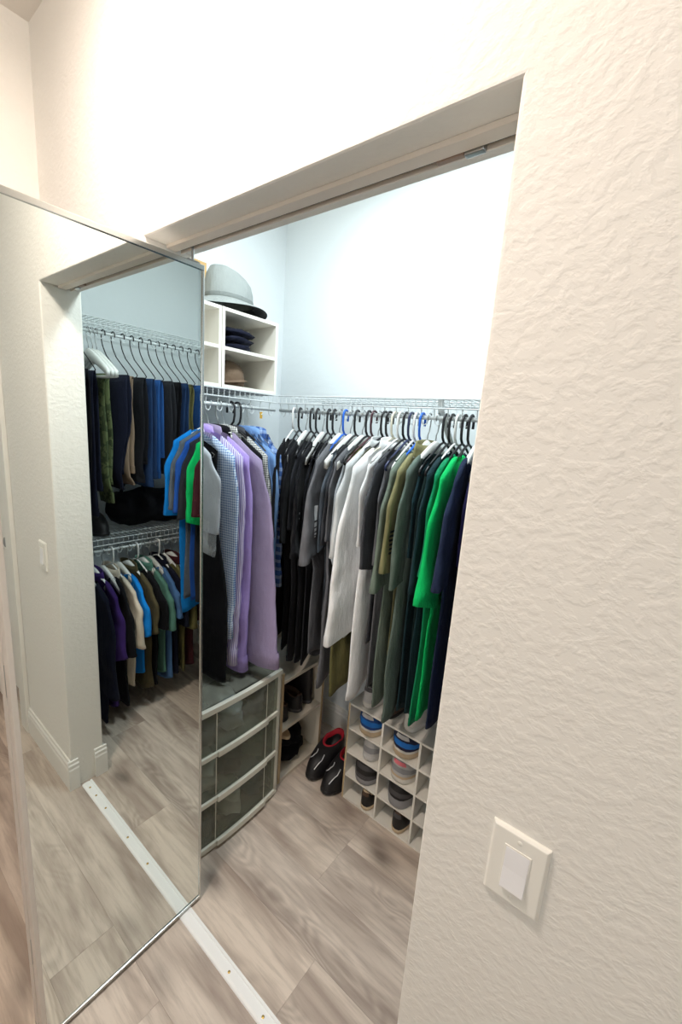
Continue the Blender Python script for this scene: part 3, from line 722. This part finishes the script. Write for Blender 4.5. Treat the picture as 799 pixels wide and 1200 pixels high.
G3 = 'shirts on the lower rail'
for i, (hy, cl, sl, hem, desc) in enumerate(RLW):
    jk = 'jacket' in desc
    LOWG = globals().setdefault('LOWG', []); LOWG.append(garment('jacket' if jk else 'shirt', FAB[cl], (XRR, hy, ZL), R(180 - 3), desc, 'jacket' if jk else 'shirt', G3, 500 + i, hem=hem, th=.016, sl=sl, slw=.084, slx=.172, sleeve_thick=.018, wtop=.19, whem=.20, fold=.010, out=.02, neck=.10, hk='wood' if i % 3 else 'tube', collar='fold' if i % 2 else 'crew'))
    hanger('wood' if i % 3 else 'tube', 'wood' if i % 3 else 'white', (XRR, hy, ZL), R(180 - 3), 'white hanger holding the %s' % desc.split(' on the')[0].split(' at ')[0].split(' last')[0], 'hangers on the lower rail')

# right wall, upper rail: trousers folded over open-ended hangers
ZU = 2.035 - .062
def trousers(mat, loc, rz, label, group, seed, ln, w, bar=-.19):
    rn = random.Random(seed); root = empty('trousers', loc, rz, label, 'trousers', group)
    ph = [rn.uniform(0, 6.28) for _ in range(6)]
    for sd, L_ in ((1, ln), (-1, ln - rn.uniform(.03, .12))):
        m = MB(); rings = []; N = 16; K = 14
        for k in range(K + 1):
            s = k / K; z = bar + .006 - L_ * s
            hw_ = w * (1.0 - .12 * s + .10 * math.sin(3.1 * s + ph[0])) ; xc = .010 * math.sin(4 * s + ph[1])
            tk = .0095 * (.5 + .7 * sm(0, .15, s)); ring = []
            for i in range(N):
                q = 6.2832 * i / N; ca, sa = math.cos(q), math.sin(q)
                dx = hw_ * math.copysign(abs(ca) ** .7, ca)
                ring.append((xc + dx, sd * (.004 + .0080 * sm(0, .12, s)) + tk * sa * (1 + .4 * noise.noise(Vector((dx * 22, ph[4] + sd, z * 9)))) + .007 * (.2 + s) * math.sin(26 * dx + ph[2] + 5 * s), z + .008 * math.sin(9 * dx + ph[3]) * s))
            rings.append(ring)
        m.quad_loft(rings, True, True, True)
        lg = m.build('leg', mat, root, True)
        last = rings[-1]; pv = rings[-2]; c = Vector((sum(p[0] for p in last) / N, sum(p[1] for p in last) / N, 0))
        MB().quad_loft([[Vector((c.x + (p[0] - c.x) * sc, c.y + (p[1] - c.y) * (sc + .1), p[2] + dz)) for p in last] for dz, sc in ((.035, 1.02), (.002, 1.03), (-.003, 1.0))], True).build('cuff', mat, lg, True)
    return root
TR = [
 (0.235, 'black', .66, .13, 'black trousers nearest the plaster jamb'),
 (0.285, 'dark navy', .62, .12, 'dark navy trousers beside the black pair'),
 (0.385, 'camo', .58, .075, 'army green crinkled trousers'),
 (0.430, 'dark navy', .52, .11, 'dark navy trousers between green and taupe pairs'),
 (0.475, 'taupe', .50, .08, 'taupe trousers on the upper rail'),
 (0.520, 'soft black', .48, .11, 'soft black trousers before the blue jeans'),
 (0.565, 'jeans', .50, .115, 'blue jeans beside the soft black trousers'),
 (0.610, 'bright jeans', .46, .10, 'brighter blue jeans in the middle of the upper rail'),
 (0.655, 'charcoal', .44, .12, 'charcoal trousers past the blue jeans'),
 (0.700, 'black', .46, .11, 'black trousers past the charcoal pair'),
 (0.745, 'jeans', .48, .11, 'blue jeans before the olive trousers'),
 (0.790, 'olive', .42, .085, 'olive trousers on the upper rail'),
 (0.840, 'bright jeans', .44, .10, 'bright blue jeans last but one on the upper rail'),
 (0.890, 'sage', .44, .09, 'sage trousers last on the upper rail'),
]
G4 = 'trousers on the upper rail'
for i, (hy, cl, ln, w, desc) in enumerate(TR):
    TRG = globals().setdefault('TRG', []); TRG.append(trousers(FAB[cl], (XRR, hy, ZU), R(180 - 6), desc, G4, 700 + i, ln + .04, w))
    hanger('slack', 'bwire', (XRR, hy, ZU), R(180 - 6), 'black open-ended hanger holding the %s' % desc.split(' on the')[0], 'trouser hangers')
for k, hy in enumerate((.318, .336, .354)):
    hanger('wood', 'wood', (XRR, hy, ZU), R(180), ('empty white wooden hanger touching the army green trousers', 'empty white wooden hanger between two other empty ones', 'empty white wooden hanger beside the dark navy trousers')[2 - k] if k != 1 else 'empty white wooden hanger between two other empty ones', 'empty white hangers')

import numpy as np
def drape(roots, axis, pivot):
    """push neighbours on one rail apart along it wherever their cloth would pass through, keeping the hangers where they are"""
    cs = .008; oax = 1 - axis; K = 6
    w = (np.arange(K) + .5) / K; WU, WV = np.meshgrid(w, w); WU = WU.ravel(); WV = WV.ravel()
    W4 = np.stack([(1 - WU) * (1 - WV), WU * (1 - WV), WU * WV, (1 - WU) * WV], 1)
    gs = []
    for r in roots:
        obs = []; st = list(r.children)
        while st:
            o = st.pop(); obs.append(o); st += list(o.children)
        M = np.array(Matrix.Translation(r.location) @ r.rotation_euler.to_matrix().to_4x4())
        parts = []
        for o in obs:
            n = len(o.data.vertices); co = np.empty(n * 3); o.data.vertices.foreach_get('co', co); co = co.reshape(-1, 3)
            wc = co @ M[:3, :3].T + M[:3, 3]
            q = np.array([list(p.vertices) if len(p.vertices) == 4 else list(p.vertices)[:3] + [p.vertices[2]] for p in o.data.polygons])
            parts.append([o, wc, q])
        gs.append((M, parts))
    allp = np.concatenate([p[1] for g in gs for p in g[1]])
    lo = allp.min(0) - .1; hi = allp.max(0) + .1
    nx = int((hi[oax] - lo[oax]) / cs) + 2; nz = int((hi[2] - lo[2]) / cs) + 2
    def cells(P): return ((P[:, oax] - lo[oax]) / cs).astype(int), ((P[:, 2] - lo[2]) / cs).astype(int)
    def samp(parts): return np.concatenate([np.einsum('kc,qcd->qkd', W4, wc[q]).reshape(-1, 3) for o, wc, q in parts])
    def mx(a, n):
        for _ in range(n):
            b = a.copy(); b[1:] = np.maximum(b[1:], a[:-1]); b[:-1] = np.maximum(b[:-1], a[1:]); a = b
            b = a.copy(); b[:, 1:] = np.maximum(b[:, 1:], a[:, :-1]); b[:, :-1] = np.maximum(b[:, :-1], a[:, 1:]); a = b
        return a
    def blur(a, n):
        for _ in range(n):
            b = np.pad(a, 1, mode='edge')
            a = (b[1:-1, 1:-1] * 2 + b[:-2, 1:-1] + b[2:, 1:-1] + b[1:-1, :-2] + b[1:-1, 2:]) / 6
        return a
    def top(parts, sg):
        F = np.full((nx, nz), -1e9); P = samp(parts); i, k = cells(P); np.maximum.at(F, (i, k), sg * P[:, axis]); return mx(F, 1)
    for sg, order in ((1, range(pivot + 1, len(gs))), (-1, range(pivot - 1, -1, -1))):
        F = top(gs[pivot][1], sg)
        for gi in order:
            M, parts = gs[gi]
            P = samp(parts); i, k = cells(P); m = np.full((nx, nz), 1e9); np.minimum.at(m, (i, k), sg * P[:, axis])
            d = np.where((m < 1e8) & (F > -1e8), np.maximum(0, F - m + .0006), 0)
            d = blur(mx(d, 4), 7)
            for p in parts:
                i, k = cells(p[1]); p[1][:, axis] += sg * d[i, k]
            F = np.maximum(F, top(parts, sg))
    for M, parts in gs:
        Ri = np.linalg.inv(M)
        for o, wc, q in parts:
            lc = wc @ Ri[:3, :3].T + Ri[:3, 3]
            o.data.vertices.foreach_set('co', lc.ravel()); o.data.update()
drape(GS, 0, 18)
drape([LEFTG[1], LEFTG[0]] + LEFTG[2:], 1, 5)
drape(LOWG, 1, 6)
drape(TRG, 1, 7)

# ---------------------------------------------------------------- cube units on the left shelf, hat, things inside
def carcass(root, w, d, h, th, shelves, back=True, fm=M_LAM, im=M_LAM, edge=None, n_cols=1, top=True):
    """local: x depth (0 front .. -d back), y width 0..w, z 0..h"""
    MB().box(-d, 0, 0, th, 0, h).build('side_panel', fm, root, bevel=.0008)
    MB().box(-d, 0, w - th, w, 0, h).build('side_panel', fm, root, bevel=.0008)
    if top: MB().box(-d, 0, th + .0002, w - th - .0002, h - th, h).build('top_panel', fm, root, bevel=.0008)
    MB().box(-d, 0, th + .0002, w - th - .0002, 0, th).build('bottom_panel', fm, root, bevel=.0008)
    if back: MB().box(-d, -d + .004, th + .0002, w - th - .0002, th + .0002, h - th - .0002).build('back_panel', im, root)
    for z in shelves: MB().box(-d + .0045, -.001, th + .0002, w - th - .0002, z - th / 2, z + th / 2).build('shelf', fm, root, bevel=.0008)
XQ = -.437
u1 = empty('cube_shelf', (XQ, .485, ZS + .0035), 0, 'white two-cell cube shelf holding dark clothes and a brown cap', 'shelf unit')
carcass(u1, .288, .290, .297, .0125, (.1495,), im=M_LAMC)
u2 = empty('cube_shelf', (XQ, .194, ZS + .0035), 0, 'empty white cube shelf next to the one holding the cap', 'shelf unit')
carcass(u2, .288, .290, .297, .0125, (.1495,), im=M_LAMC)
bx = empty('cardboard_box', (-.7185, .40, ZS + .3015), 0, 'flat tan cardboard box standing against the wall behind the hat', 'box')
MB().box(-.014, .014, -.20, .195, 0, .225).build('carton', M_CARD, bx, bevel=.001)
MB().box(-.004, .004, -.19, .185, .2252, .2258).build('lid_seam', plain('packing_tape', srgb(214, 184, 130), .3), bx)
# hat
hat = empty('bucket_hat', (-.555, .600, ZS + .3015), R(8), 'grey bucket hat with dark under-brim on the cube shelf', 'hat')
n = 36
def hat_ring(r, z, sq=0.0, wob=0.0, tilt=0.0):
    out = []
    for i in range(n):
        q = 6.2832 * i / n; rr = r * (1 + .10 * abs(math.sin(q)))
        out.append((rr * math.cos(q) * .86, rr * math.sin(q), z + wob * math.sin(2 * q + .7) + tilt * math.sin(q)))
    return out
hb = MB().quad_loft([hat_ring(.160, .022, wob=.010), hat_ring(.150, .027, wob=.009), hat_ring(.118, .042, wob=.004), hat_ring(.098, .052)]).build('brim', fabric('hat grey cloth', C(150, 156, 154)), hat, True)
MB().quad_loft([hat_ring(.161, .021, wob=.010), hat_ring(.150, .024, wob=.009), hat_ring(.118, .038, wob=.004), hat_ring(.096, .048)]).build('under_brim', fabric('hat dark lining', C(40, 42, 44)), hat, True)
MB().quad_loft([hat_ring(.099, .050), hat_ring(.099, .070), hat_ring(.098, .095, tilt=-.004), hat_ring(.090, .130, tilt=-.014), hat_ring(.078, .148, tilt=-.022), hat_ring(.055, .157, tilt=-.02), hat_ring(.02, .158, tilt=-.006), hat_ring(.001, .158)]).build('crown', fabric('hat grey cloth', COL['grey']), hat, True)
MB().quad_loft([hat_ring(.1005, .052), hat_ring(.1008, .066), hat_ring(.0995, .067)]).build('hat_band', fabric('hat band grey', C(120, 126, 124)), hat, True)

def crumple(name, mat, loc, size, seed, label, cat, group=None, parts=2, amp=.28):
    """a soft heap of cloth: one noisy rolled form per fold"""
    root = empty(name, loc, 0, label, cat, group); rn = random.Random(seed)
    sx, sy, sz = size
    for k in range(parts):
        m = MB(); rings = []; N = 18; K = 12; oz = sz * k / parts
        off = Vector((rn.uniform(0, 9), rn.uniform(0, 9), rn.uniform(0, 9)))
        for j in range(K + 1):
            a = math.pi * j / K; ring = []
            for i in range(N):
                q = 6.2832 * i / N
                d = Vector((math.sin(a) * math.cos(q), math.sin(a) * math.sin(q), math.cos(a)))
                f = 1 + amp * noise.noise(d * 2.3 + off) + amp * .5 * noise.noise(d * 6 + off)
                p = Vector((d.x * sx / 2 * f, d.y * sy / 2 * f, d.z * sz / parts * .62 * f))
                z = oz + sz / parts * .5 + p.z
                ring.append((p.x + rn.uniform(-1, 1) * .002, p.y, max(0.0, z)))
            rings.append(ring)
        m.quad_loft(rings).build('fold', mat, root, True)
    return root
crumple('folded_clothes', FAB['dark navy'], (-.53, .60, ZS + .1595), (.16, .17, .085), 3, 'crumpled dark navy clothes in the top cell of the cube shelf', 'clothes', None, 3)
# brown cap
cap = empty('cap', (-.565, .600, ZS + .0172), R(-10), 'brown cap in the bottom cell of the cube shelf', 'cap')
mcap = fabric('cap brown', C(112, 94, 78))
MB().quad_loft([[(r * .95 * math.cos(6.2832 * i / 24), r * .80 * math.sin(6.2832 * i / 24), z) for i in range(24)] for r, z in ((.088, 0), (.092, .03), (.086, .065), (.066, .092), (.035, .106), (.001, .108))]).build('crown', mcap, cap, True)
bl = []
for k in range(5):
    s = k / 4; bl.append([((.075 + .012 * s) * math.cos(R(q)) , (.070 + .062 * s) * math.sin(R(q)), .034 - .014 * s + .01 * math.cos(R(q * 1.2))) for q in range(10, 171, 16)])
MB().quad_loft([[(y_, x_ * .85, z_) for x_, y_, z_ in r_] for r_ in bl], False).build('visor', mcap, cap, True)

# ---------------------------------------------------------------- drawer tower
dw = empty('drawer_tower', (-.125, .165, 0), 0, 'translucent plastic drawer tower under the lilac shirts', 'drawers')
WD, DD = .412, .40
def bow(yy, amt=.011): return amt * (1 - ((yy - WD / 2) / (WD / 2)) ** 2)
M_DFR = plain('cream_white_plastic', srgb(226, 224, 210), .35, var=.02)
for y0 in (0, WD - .018):
    MB().box(-.02, 0, y0, y0 + .018, .0, .610).build('front_post', M_DFR, dw, bevel=.002)
    MB().box(-DD, -DD + .02, y0, y0 + .018, .0, .610).build('rear_post', M_DFR, dw, bevel=.002)
    MB().box(-DD + .021, -.021, y0 + .006, y0 + .010, .02, .60).build('side_wall', M_FROST, dw)
def bowed(z0, z1, x0, x1, y0=0.0, y1=None, steps=14, amt=.011):
    y1 = WD if y1 is None else y1; rings = []
    for i in range(steps + 1):
        yy = y0 + (y1 - y0) * i / steps; b = bow(yy, amt)
        rings.append([(x0 + b, yy, z0), (x1 + b, yy, z0), (x1 + b, yy, z1), (x0 + b, yy, z1)])
    return MB().quad_loft(rings, True, True, True)
bowed(.590, .612, -.012, .006).build('top_rail', M_DFR, dw, bevel=.002)
MB().box(-DD, -.012, .001, WD - .001, .606, .611).build('lid', M_FROST, dw)
bowed(.0, .012, -.016, .002).build('base_rail', M_DFR, dw, bevel=.002)
tops = (.588, .402, .208)
bots = (.408, .214, .014)
for k in range(3):
    f = bowed(bots[k] + .002, tops[k] - .004, -.004, -.001, .020, WD - .020).build('drawer_front', M_FROST, dw, True)
    bowed(bots[k], bots[k] + .018, -.003, .008, .019, WD - .019).build('lip', M_DFR, f, bevel=.002)
    bowed(bots[k] + .001, bots[k] + .026, .0085, .017, .085, WD - .085, 10).build('handle', M_DFR, f, bevel=.003)
    for yy in (.085, WD - .085):
        bowed(bots[k] + .022, tops[k] - .004, -.0008, .0006, yy, yy + .003, 1).build('rib', M_DFR, f)
    MB().box(-DD + .03, -.015, .022, WD - .022, bots[k] + .004, bots[k] + .008).build('tray', M_FROST, dw)
for k, (zz, cs_) in enumerate(((bots[0] + .0085, ('soft black', 'light grey', 'dark navy')), (bots[1] + .0085, ('pale grey', 'charcoal', 'sage')), (bots[2] + .0085, ('dark grey', 'white', 'slate grey')))):
    for j, cn in enumerate(cs_):
        crumple('folded_clothes', FAB[cn], (-.245, .165 + .085 + j * .122, zz), (.20, .112, .125), 40 + k * 5 + j,
                '%s folded clothes inside the %s drawer of the tower' % (cn, ('top', 'middle', 'bottom')[k]), 'clothes', 'clothes in the drawer tower', 2)

# ---------------------------------------------------------------- low shoe shelf beside the drawers
ss = empty('shoe_shelf', (-.15, .606, 0), 0, 'low cream shelf unit with dark shoes beside the drawer tower', 'shelf unit')
carcass(ss, .295, .30, .560, .016, (.268, .510), fm=M_LAMC, im=M_LAMC, top=False)
for y0 in (0, .279): MB().box(.0002, .0014, y0 + .001, y0 + .015, .001, .559).build('edge_band', M_LAMT, ss)

# ---------------------------------------------------------------- cubby shoe rack
CX0, CY0, CP, RP, TH = .106, .758, .168, .1165, .009
rk_ = empty('shoe_cubby', (CX0, CY0, 0), 0, 'white cubby shoe rack under the hanging shirts', 'shoe rack')
NC, NR, CDp = 4, 4, .295
for i in range(NC + 1):
    h_ = NR * RP + TH
    MB().box(i * CP, i * CP + TH, 0, CDp, 0, h_).build('upright', M_LAM, rk_, bevel=.0006)
for j in range(NR + 1):
    for i in range(NC):
        MB().box(i * CP + TH + .0002, (i + 1) * CP - .0002, .0008, CDp - .004, j * RP, j * RP + TH).build('shelf', M_LAM, rk_, bevel=.0006)
MB().box(0, NC * CP + TH, CDp + .0002, CDp + .004, 0, NR * RP + TH).build('back_panel', M_LAM, rk_)
MB().box(.0008, TH - .0008, -.0012, -.0002, .001, NR * RP + TH - .001).build('edge_band', M_LAMT, rk_)

# ---------------------------------------------------------------- shoes
def shoe(name, loc, rz, label, group, up_m, sole_m, lin_m, L=.275, W=.098, H=.085, sole_h=.028, accent=None, tab=None, mid=None, boot=0.0, slip=False):
    """local: heel at x = 0, toe at x = L, z = 0 ground"""
    root = empty(name, loc, rz, label, 'boots' if boot else 'shoe', group)
    N = 28
    def outline(sc=1.0, heel=0.0):
        pts = []
        for i in range(N):
            q = 6.2832 * i / N; c = (1 - math.cos(q)) / 2      # 0 heel .. 1 toe
            wid = W / 2 * (.88 + .12 * math.sin(min(1, max(0, (c - .05) / .68)) * math.pi / 2) - .10 * sm(.75, 1, c))
            s = math.sin(q); y = wid * sc * math.copysign(abs(s) ** .72, s)
            x = L / 2 + (c - .5) * L * (1 + (sc - 1) * .4)
            pts.append(Vector((x, y + .006 * math.sin(c * 3.1), 0)))
        return pts
    o = outline()
    oi = outline(1.0)
    rings = []
    for sc, z in ((.93, 0), (1.0, .004), (1.03, sole_h * .5), (1.02, sole_h * .9), (.97, sole_h)):
        rings.append([Vector((L / 2 + (p.x - L / 2) * (1 + (sc - 1) * .5), p.y * sc, z + .006 * sm(.75, 1, p.x / L))) for p in o])
    MB().quad_loft(rings, True, True, True).build('sole', sole_m, root, True)
    if mid:
        MB().quad_loft([[Vector((L / 2 + (p.x - L / 2) * 1.02, p.y * 1.035, z + .006 * sm(.75, 1, p.x / L))) for p in o] for z in (sole_h * .72, sole_h * 1.0)]).build('midsole_band', mid, root, True)
    op_l, op_x, op_w = (.42 * L, .02 * L, W * .30)
    if slip: op_l, op_x, op_w = .50 * L, .03 * L, W * .36
    op = []
    for i in range(N):
        q = 6.2832 * i / N; c = (1 - math.cos(q)) / 2; s = math.sin(q)
        op.append(Vector((op_x + op_l * c, op_w * math.copysign(abs(s) ** .85, s), 0)))
    K = 8; rings = []; Hh = H + boot
    for k in range(K + 1):
        s = k / K; e = s ** 1.9; zz = math.sin(s * math.pi / 2) ** .9; ring = []
        for i in range(N):
            p = o[i].lerp(op[i], e)
            c = o[i].x / L
            htop = Hh * (1 - .10 * math.sin(min(1, c / .5) * math.pi) * (0 if boot else 1)) + (.010 if c < .06 else 0) * (0 if slip else 1)
            ring.append(Vector((p.x, p.y * (1 + .05 * math.sin(s * 3.14)), sole_h * .9 + (htop - sole_h * .9) * zz)))
        rings.append(ring)
    MB().quad_loft(rings).build('upper', up_m, root, True)
    top = rings[-1]; cen = Vector((op_x + op_l / 2, 0, 0)); lr = []
    for sc, z in ((1.05, -.004), (1.04, .003), (.90, .002), (.80, -.02), (.72, -(Hh - sole_h) * .75), (.05, -(Hh - sole_h) * .78)):
        lr.append([Vector((cen.x + (p.x - cen.x) * sc, p.y * sc, p.z + z)) for p in top])
    MB().quad_loft(lr[:4]).build('collar', lin_m, root, True)
    MB().quad_loft(lr[3:]).build('lining', S_BLACK if slip else lin_m, root, True)
    if accent:
        lo = [r for r in rings[1:4]]
        MB().quad_loft([[Vector((L / 2 + (p.x - L / 2) * 1.008, p.y * 1.02, p.z)) for p in r[-6:] + r[:7]] for r in lo], False).build('heel_counter', accent, root, True)
    if tab:
        lo = rings[4:8]
        MB().quad_loft([[Vector((p.x - .003, p.y * .9, p.z)) for p in r[-2:] + r[:3]] for r in lo], False).build('heel_tab', tab, root, True)
    if not slip and not boot:
        m = MB()
        for k in range(4):
            x = L * (.48 + .06 * k); m.tube([(x, -.022, Hh * (.80 - .07 * k)), (x, 0, Hh * (.93 - .085 * k) + .004), (x, .022, Hh * (.80 - .07 * k))], .0028, 5)
        m.build('laces', lin_m if lin_m is not None else up_m, root, True)
    if slip:
        for dx, ln_, yy, mm in ((.66, .055, -.018, M_REFL), (.70, .075, .026, M_REFL)):
            m = MB(); P = []
            for k in range(6):
                x = L * dx + ln_ * k / 5; t_ = (x / L - .53) / .47
                # ride on the vamp: height of the upper at this x
                best = max((v.z for r in rings for v in r if abs(v.x - x) < .02 and abs(v.y - yy) < .018), default=H * .6)
                P.append((x, yy + .006 * math.sin(k * .8), best + .001))
            m.tube(P, .0022, 5); m.build('side_mark', mm, root)
    return root
def sm_(name, rgb, r=.7): return plain('shoe ' + name, srgb(*rgb), r, bump=.25, bscale=300)
S_BLUE = sm_('blue', (34, 74, 140)); S_BLUEB = sm_('bright blue', (24, 116, 206)); S_WHITE = sm_('white', (224, 220, 212)); S_TANS = sm_('tan sole', (206, 184, 152)); S_GREY = sm_('grey', (150, 150, 152))
S_LGREY = sm_('light grey', (196, 194, 192)); S_BLACK = sm_('black', (26, 25, 27), .5); S_DKG = sm_('dark grey', (78, 76, 78)); S_RED = sm_('red lining', (176, 24, 44)); S_BRN = sm_('brown', (84, 64, 52)); S_PINK = sm_('pink', (226, 120, 130)); S_NAVY = sm_('navy', (32, 36, 66))
def cell(i, j): return CX0 + i * CP + TH + (CP - TH) / 2, CY0 + .004, j * RP + TH + .0006
HO = R(90)                                                   # heel out, toe to the wall
G5 = 'shoes in the cubby rack'
x, y, z = cell(0, 3); shoe('sneaker', (x + .002, y, z), HO, 'blue sneaker with tan-white sole in the end column of the cubby', G5, S_BLUE, S_TANS, S_NAVY, W=.146, H=.091, sole_h=.038, accent=S_BLUEB, tab=S_LGREY, mid=S_WHITE)
x, y, z = cell(1, 3); shoe('sneaker', (x + .004, y - .004, z), HO, 'navy and bright blue sneaker with tan sole in the second cubby column', G5, S_NAVY, S_TANS, S_NAVY, W=.146, H=.092, sole_h=.038, accent=S_BLUEB, tab=S_LGREY, mid=S_WHITE)
x, y, z = cell(0, 2); shoe('sneaker', (x + .018, y + .004, z), HO, 'light grey sneaker below the blue one in the end column', G5, S_LGREY, S_LGREY, S_GREY, W=.112, H=.091, sole_h=.026, accent=S_GREY)
x, y, z = cell(1, 2); shoe('sneaker', (x + .004, y - .004, z), HO, 'grey and white sneaker with pink tab below the navy blue one', G5, S_LGREY, S_WHITE, S_GREY, W=.142, H=.091, sole_h=.038, accent=S_GREY, tab=S_PINK, mid=S_TANS)
x, y, z = cell(0, 1); shoe('sneaker', (x + .004, y - .006, z), HO, 'black and grey sneaker above the tan-soled black shoe', G5, S_DKG, S_GREY, S_BLACK, W=.142, H=.091, sole_h=.040, accent=S_BLACK, mid=S_DKG)
x, y, z = cell(1, 1); shoe('sneaker', (x + .004, y - .006, z), HO, 'black and grey ribbed sneaker in the second cubby column', G5, S_BLACK, S_GREY, S_BLACK, W=.138, H=.092, sole_h=.044, accent=S_DKG, mid=S_GREY)
x, y, z = cell(0, 0); shoe('casual_shoe', (x + .030, y - .004, z), HO, 'black shoe with beige sole at the bottom of the end column', G5, S_BLACK, S_TANS, S_TANS, W=.090, H=.082, sole_h=.022, tab=S_BRN)
x, y, z = cell(1, 0); shoe('casual_shoe', (x + .020, y - .004, z), HO, 'black shoe with beige sole at the bottom of the second column', G5, S_BLACK, S_TANS, S_BRN, W=.092, H=.084, sole_h=.022, tab=S_DKG)
x, y, z = cell(2, 1); shoe('casual_shoe', (x + .020, y, z), HO, 'plain black shoe alone in the third cubby column', G5, S_BLACK, S_BLACK, S_BRN, W=.092, H=.084, sole_h=.020)
x, y, z = cell(2, 3); shoe('casual_shoe', (x + .020, y + .004, z), HO, 'brown shoe in the top cell of the third column', G5, S_BRN, S_BLACK, S_BLACK, W=.092, H=.084, sole_h=.020)
zt = NR * RP + TH + .0006
G6 = 'shoes on top of the cubby'
shoe('sneaker', (CX0 + .075, CY0 + .015, zt), HO, 'white sneaker on top of the cubby by its tan edge', G6, S_LGREY, S_WHITE, S_GREY, W=.100, H=.088, sole_h=.028, tab=S_DKG)
shoe('casual_shoe', (CX0 + .175, CY0 + .02, zt), HO, 'dark brown shoe on top of the cubby', G6, S_BRN, S_BLACK, S_BLACK, W=.080, H=.084, sole_h=.020)
shoe('sneaker', (CX0 + .275, CY0 + .012, zt), HO, 'white sneaker under the dark green shirts on the cubby', G6, S_WHITE, S_WHITE, S_GREY, W=.100, H=.088, sole_h=.028, tab=S_DKG)
G7 = 'black slippers on the floor'
shoe('slip_on_shoe', (-.088, 1.000, .0006), R(-84), 'black slip-on shoe with red lining beside the low shoe shelf', G7, S_BLACK, S_BLACK, S_RED, L=.285, W=.108, H=.098, sole_h=.022, slip=True)
shoe('slip_on_shoe', (.043, .988, .0006), R(-90), 'black slip-on shoe with red lining touching the cubby side', G7, S_BLACK, S_BLACK, S_RED, L=.285, W=.108, H=.098, sole_h=.022, slip=True)
G8 = 'shoes on the low shelf'
zs = .268 + .008 + .0006
shoe('leather_shoe', (-.175, .672, zs), R(180), 'black leather shoe by the drawer tower on the low shelf', G8, S_BLACK, S_BLACK, S_BRN, L=.262, W=.090, H=.075, sole_h=.02)
shoe('leather_shoe', (-.172, .765, zs), R(180), 'black leather shoe in the middle of the low shelf', G8, S_BLACK, S_DKG, S_BRN, L=.262, W=.090, H=.085, sole_h=.02)
shoe('leather_boot', (-.180, .845, zs), R(180), 'black ankle boot at the wall side of the low shelf', G8, S_BLACK, S_DKG, S_BLACK, L=.26, W=.072, H=.085, sole_h=.02, boot=.09)
crumple('cloth_bag', FAB['black'], (-.300, .755, .0168), (.24, .22, .145), 77, 'black cloth bag at the bottom of the low shelf', 'bag', None, 2, .2)
sd = empty('sandal', (-.165, .690, .178), R(178), 'tan sandal lying on the black bag in the low shelf', 'shoe')
ol = []
for z in (0, .016):
    ol.append([(.125 + .125 * -math.cos(6.2832 * i / 20), (.036 + .008 * (1 - math.cos(6.2832 * i / 20)) / 2) * math.sin(6.2832 * i / 20), z) for i in range(20)])
MB().quad_loft(ol, True, True, True).build('sole', S_TANS, sd, bevel=.003)
for x_ in (.08, .17): MB().tube([(x_, -.036, .014), (x_, -.026, .040), (x_, 0, .050), (x_, .026, .040), (x_, .036, .014)], .006, 6).build('strap', sm_('tan strap', (176, 150, 92)), sd, True)
# boots and bags on the lower right wire shelf
zq = .968 + .004
G9 = 'dark boots on the lower wire shelf'
for k, (yy, hb_, lb) in enumerate(((.260, .02, 'black boot nearest the plaster jamb'), (.365, .02, 'black boot touching the black duffel bag'))):
    shoe('boot', (1.478, yy, zq), R(180), lb, G9, S_BLACK, S_BLACK, S_DKG, L=.262, W=.088, H=.09, sole_h=.02, boot=hb_)
bag = empty('duffel_bag', (1.375, .735, zq + .012), 0, 'black duffel bag lying along the wall on the lower wire shelf', 'bag')
bm_ = MB(); rings = []
for k in range(17):
    u = -1 + k / 8; rr = max(.02, 1 - abs(u) ** 5); rings.append([(.105 * rr ** .5 * math.cos(6.2832 * i / 18), u * .30, .10 + (.105 * rr ** .35 + .012 * math.sin(9 * u + i)) * math.sin(6.2832 * i / 18) * (1 if i < 9 else .93)) for i in range(18)])
bm_.quad_loft(rings, True, True, True).build('bag_body', FAB['black'], bag, True)
for yy in (-.15, .15): MB().tube([(.085, yy - .05, .12), (.02, yy - .04, .24), (-.02, yy + .04, .24), (-.085, yy + .05, .12)], .010, 6).build('strap', FAB['soft black'], bag, True)
tg = empty('rod_tag', (XRL + .002, .700, ROD - .0085), R(20), 'small yellow tag hanging from the rail beside the blue plaid shirt', 'tag')
MB().box(-.001, .001, -.010, .010, -.034, -.006).build('tag_card', plain('yellow_card', srgb(224, 176, 52), .6), tg)
MB().tube([(0, 0, -.006), (0, .004, .0), (0, 0, .0004)], .0008, 5).build('tag_string', M_WIRE, tg)
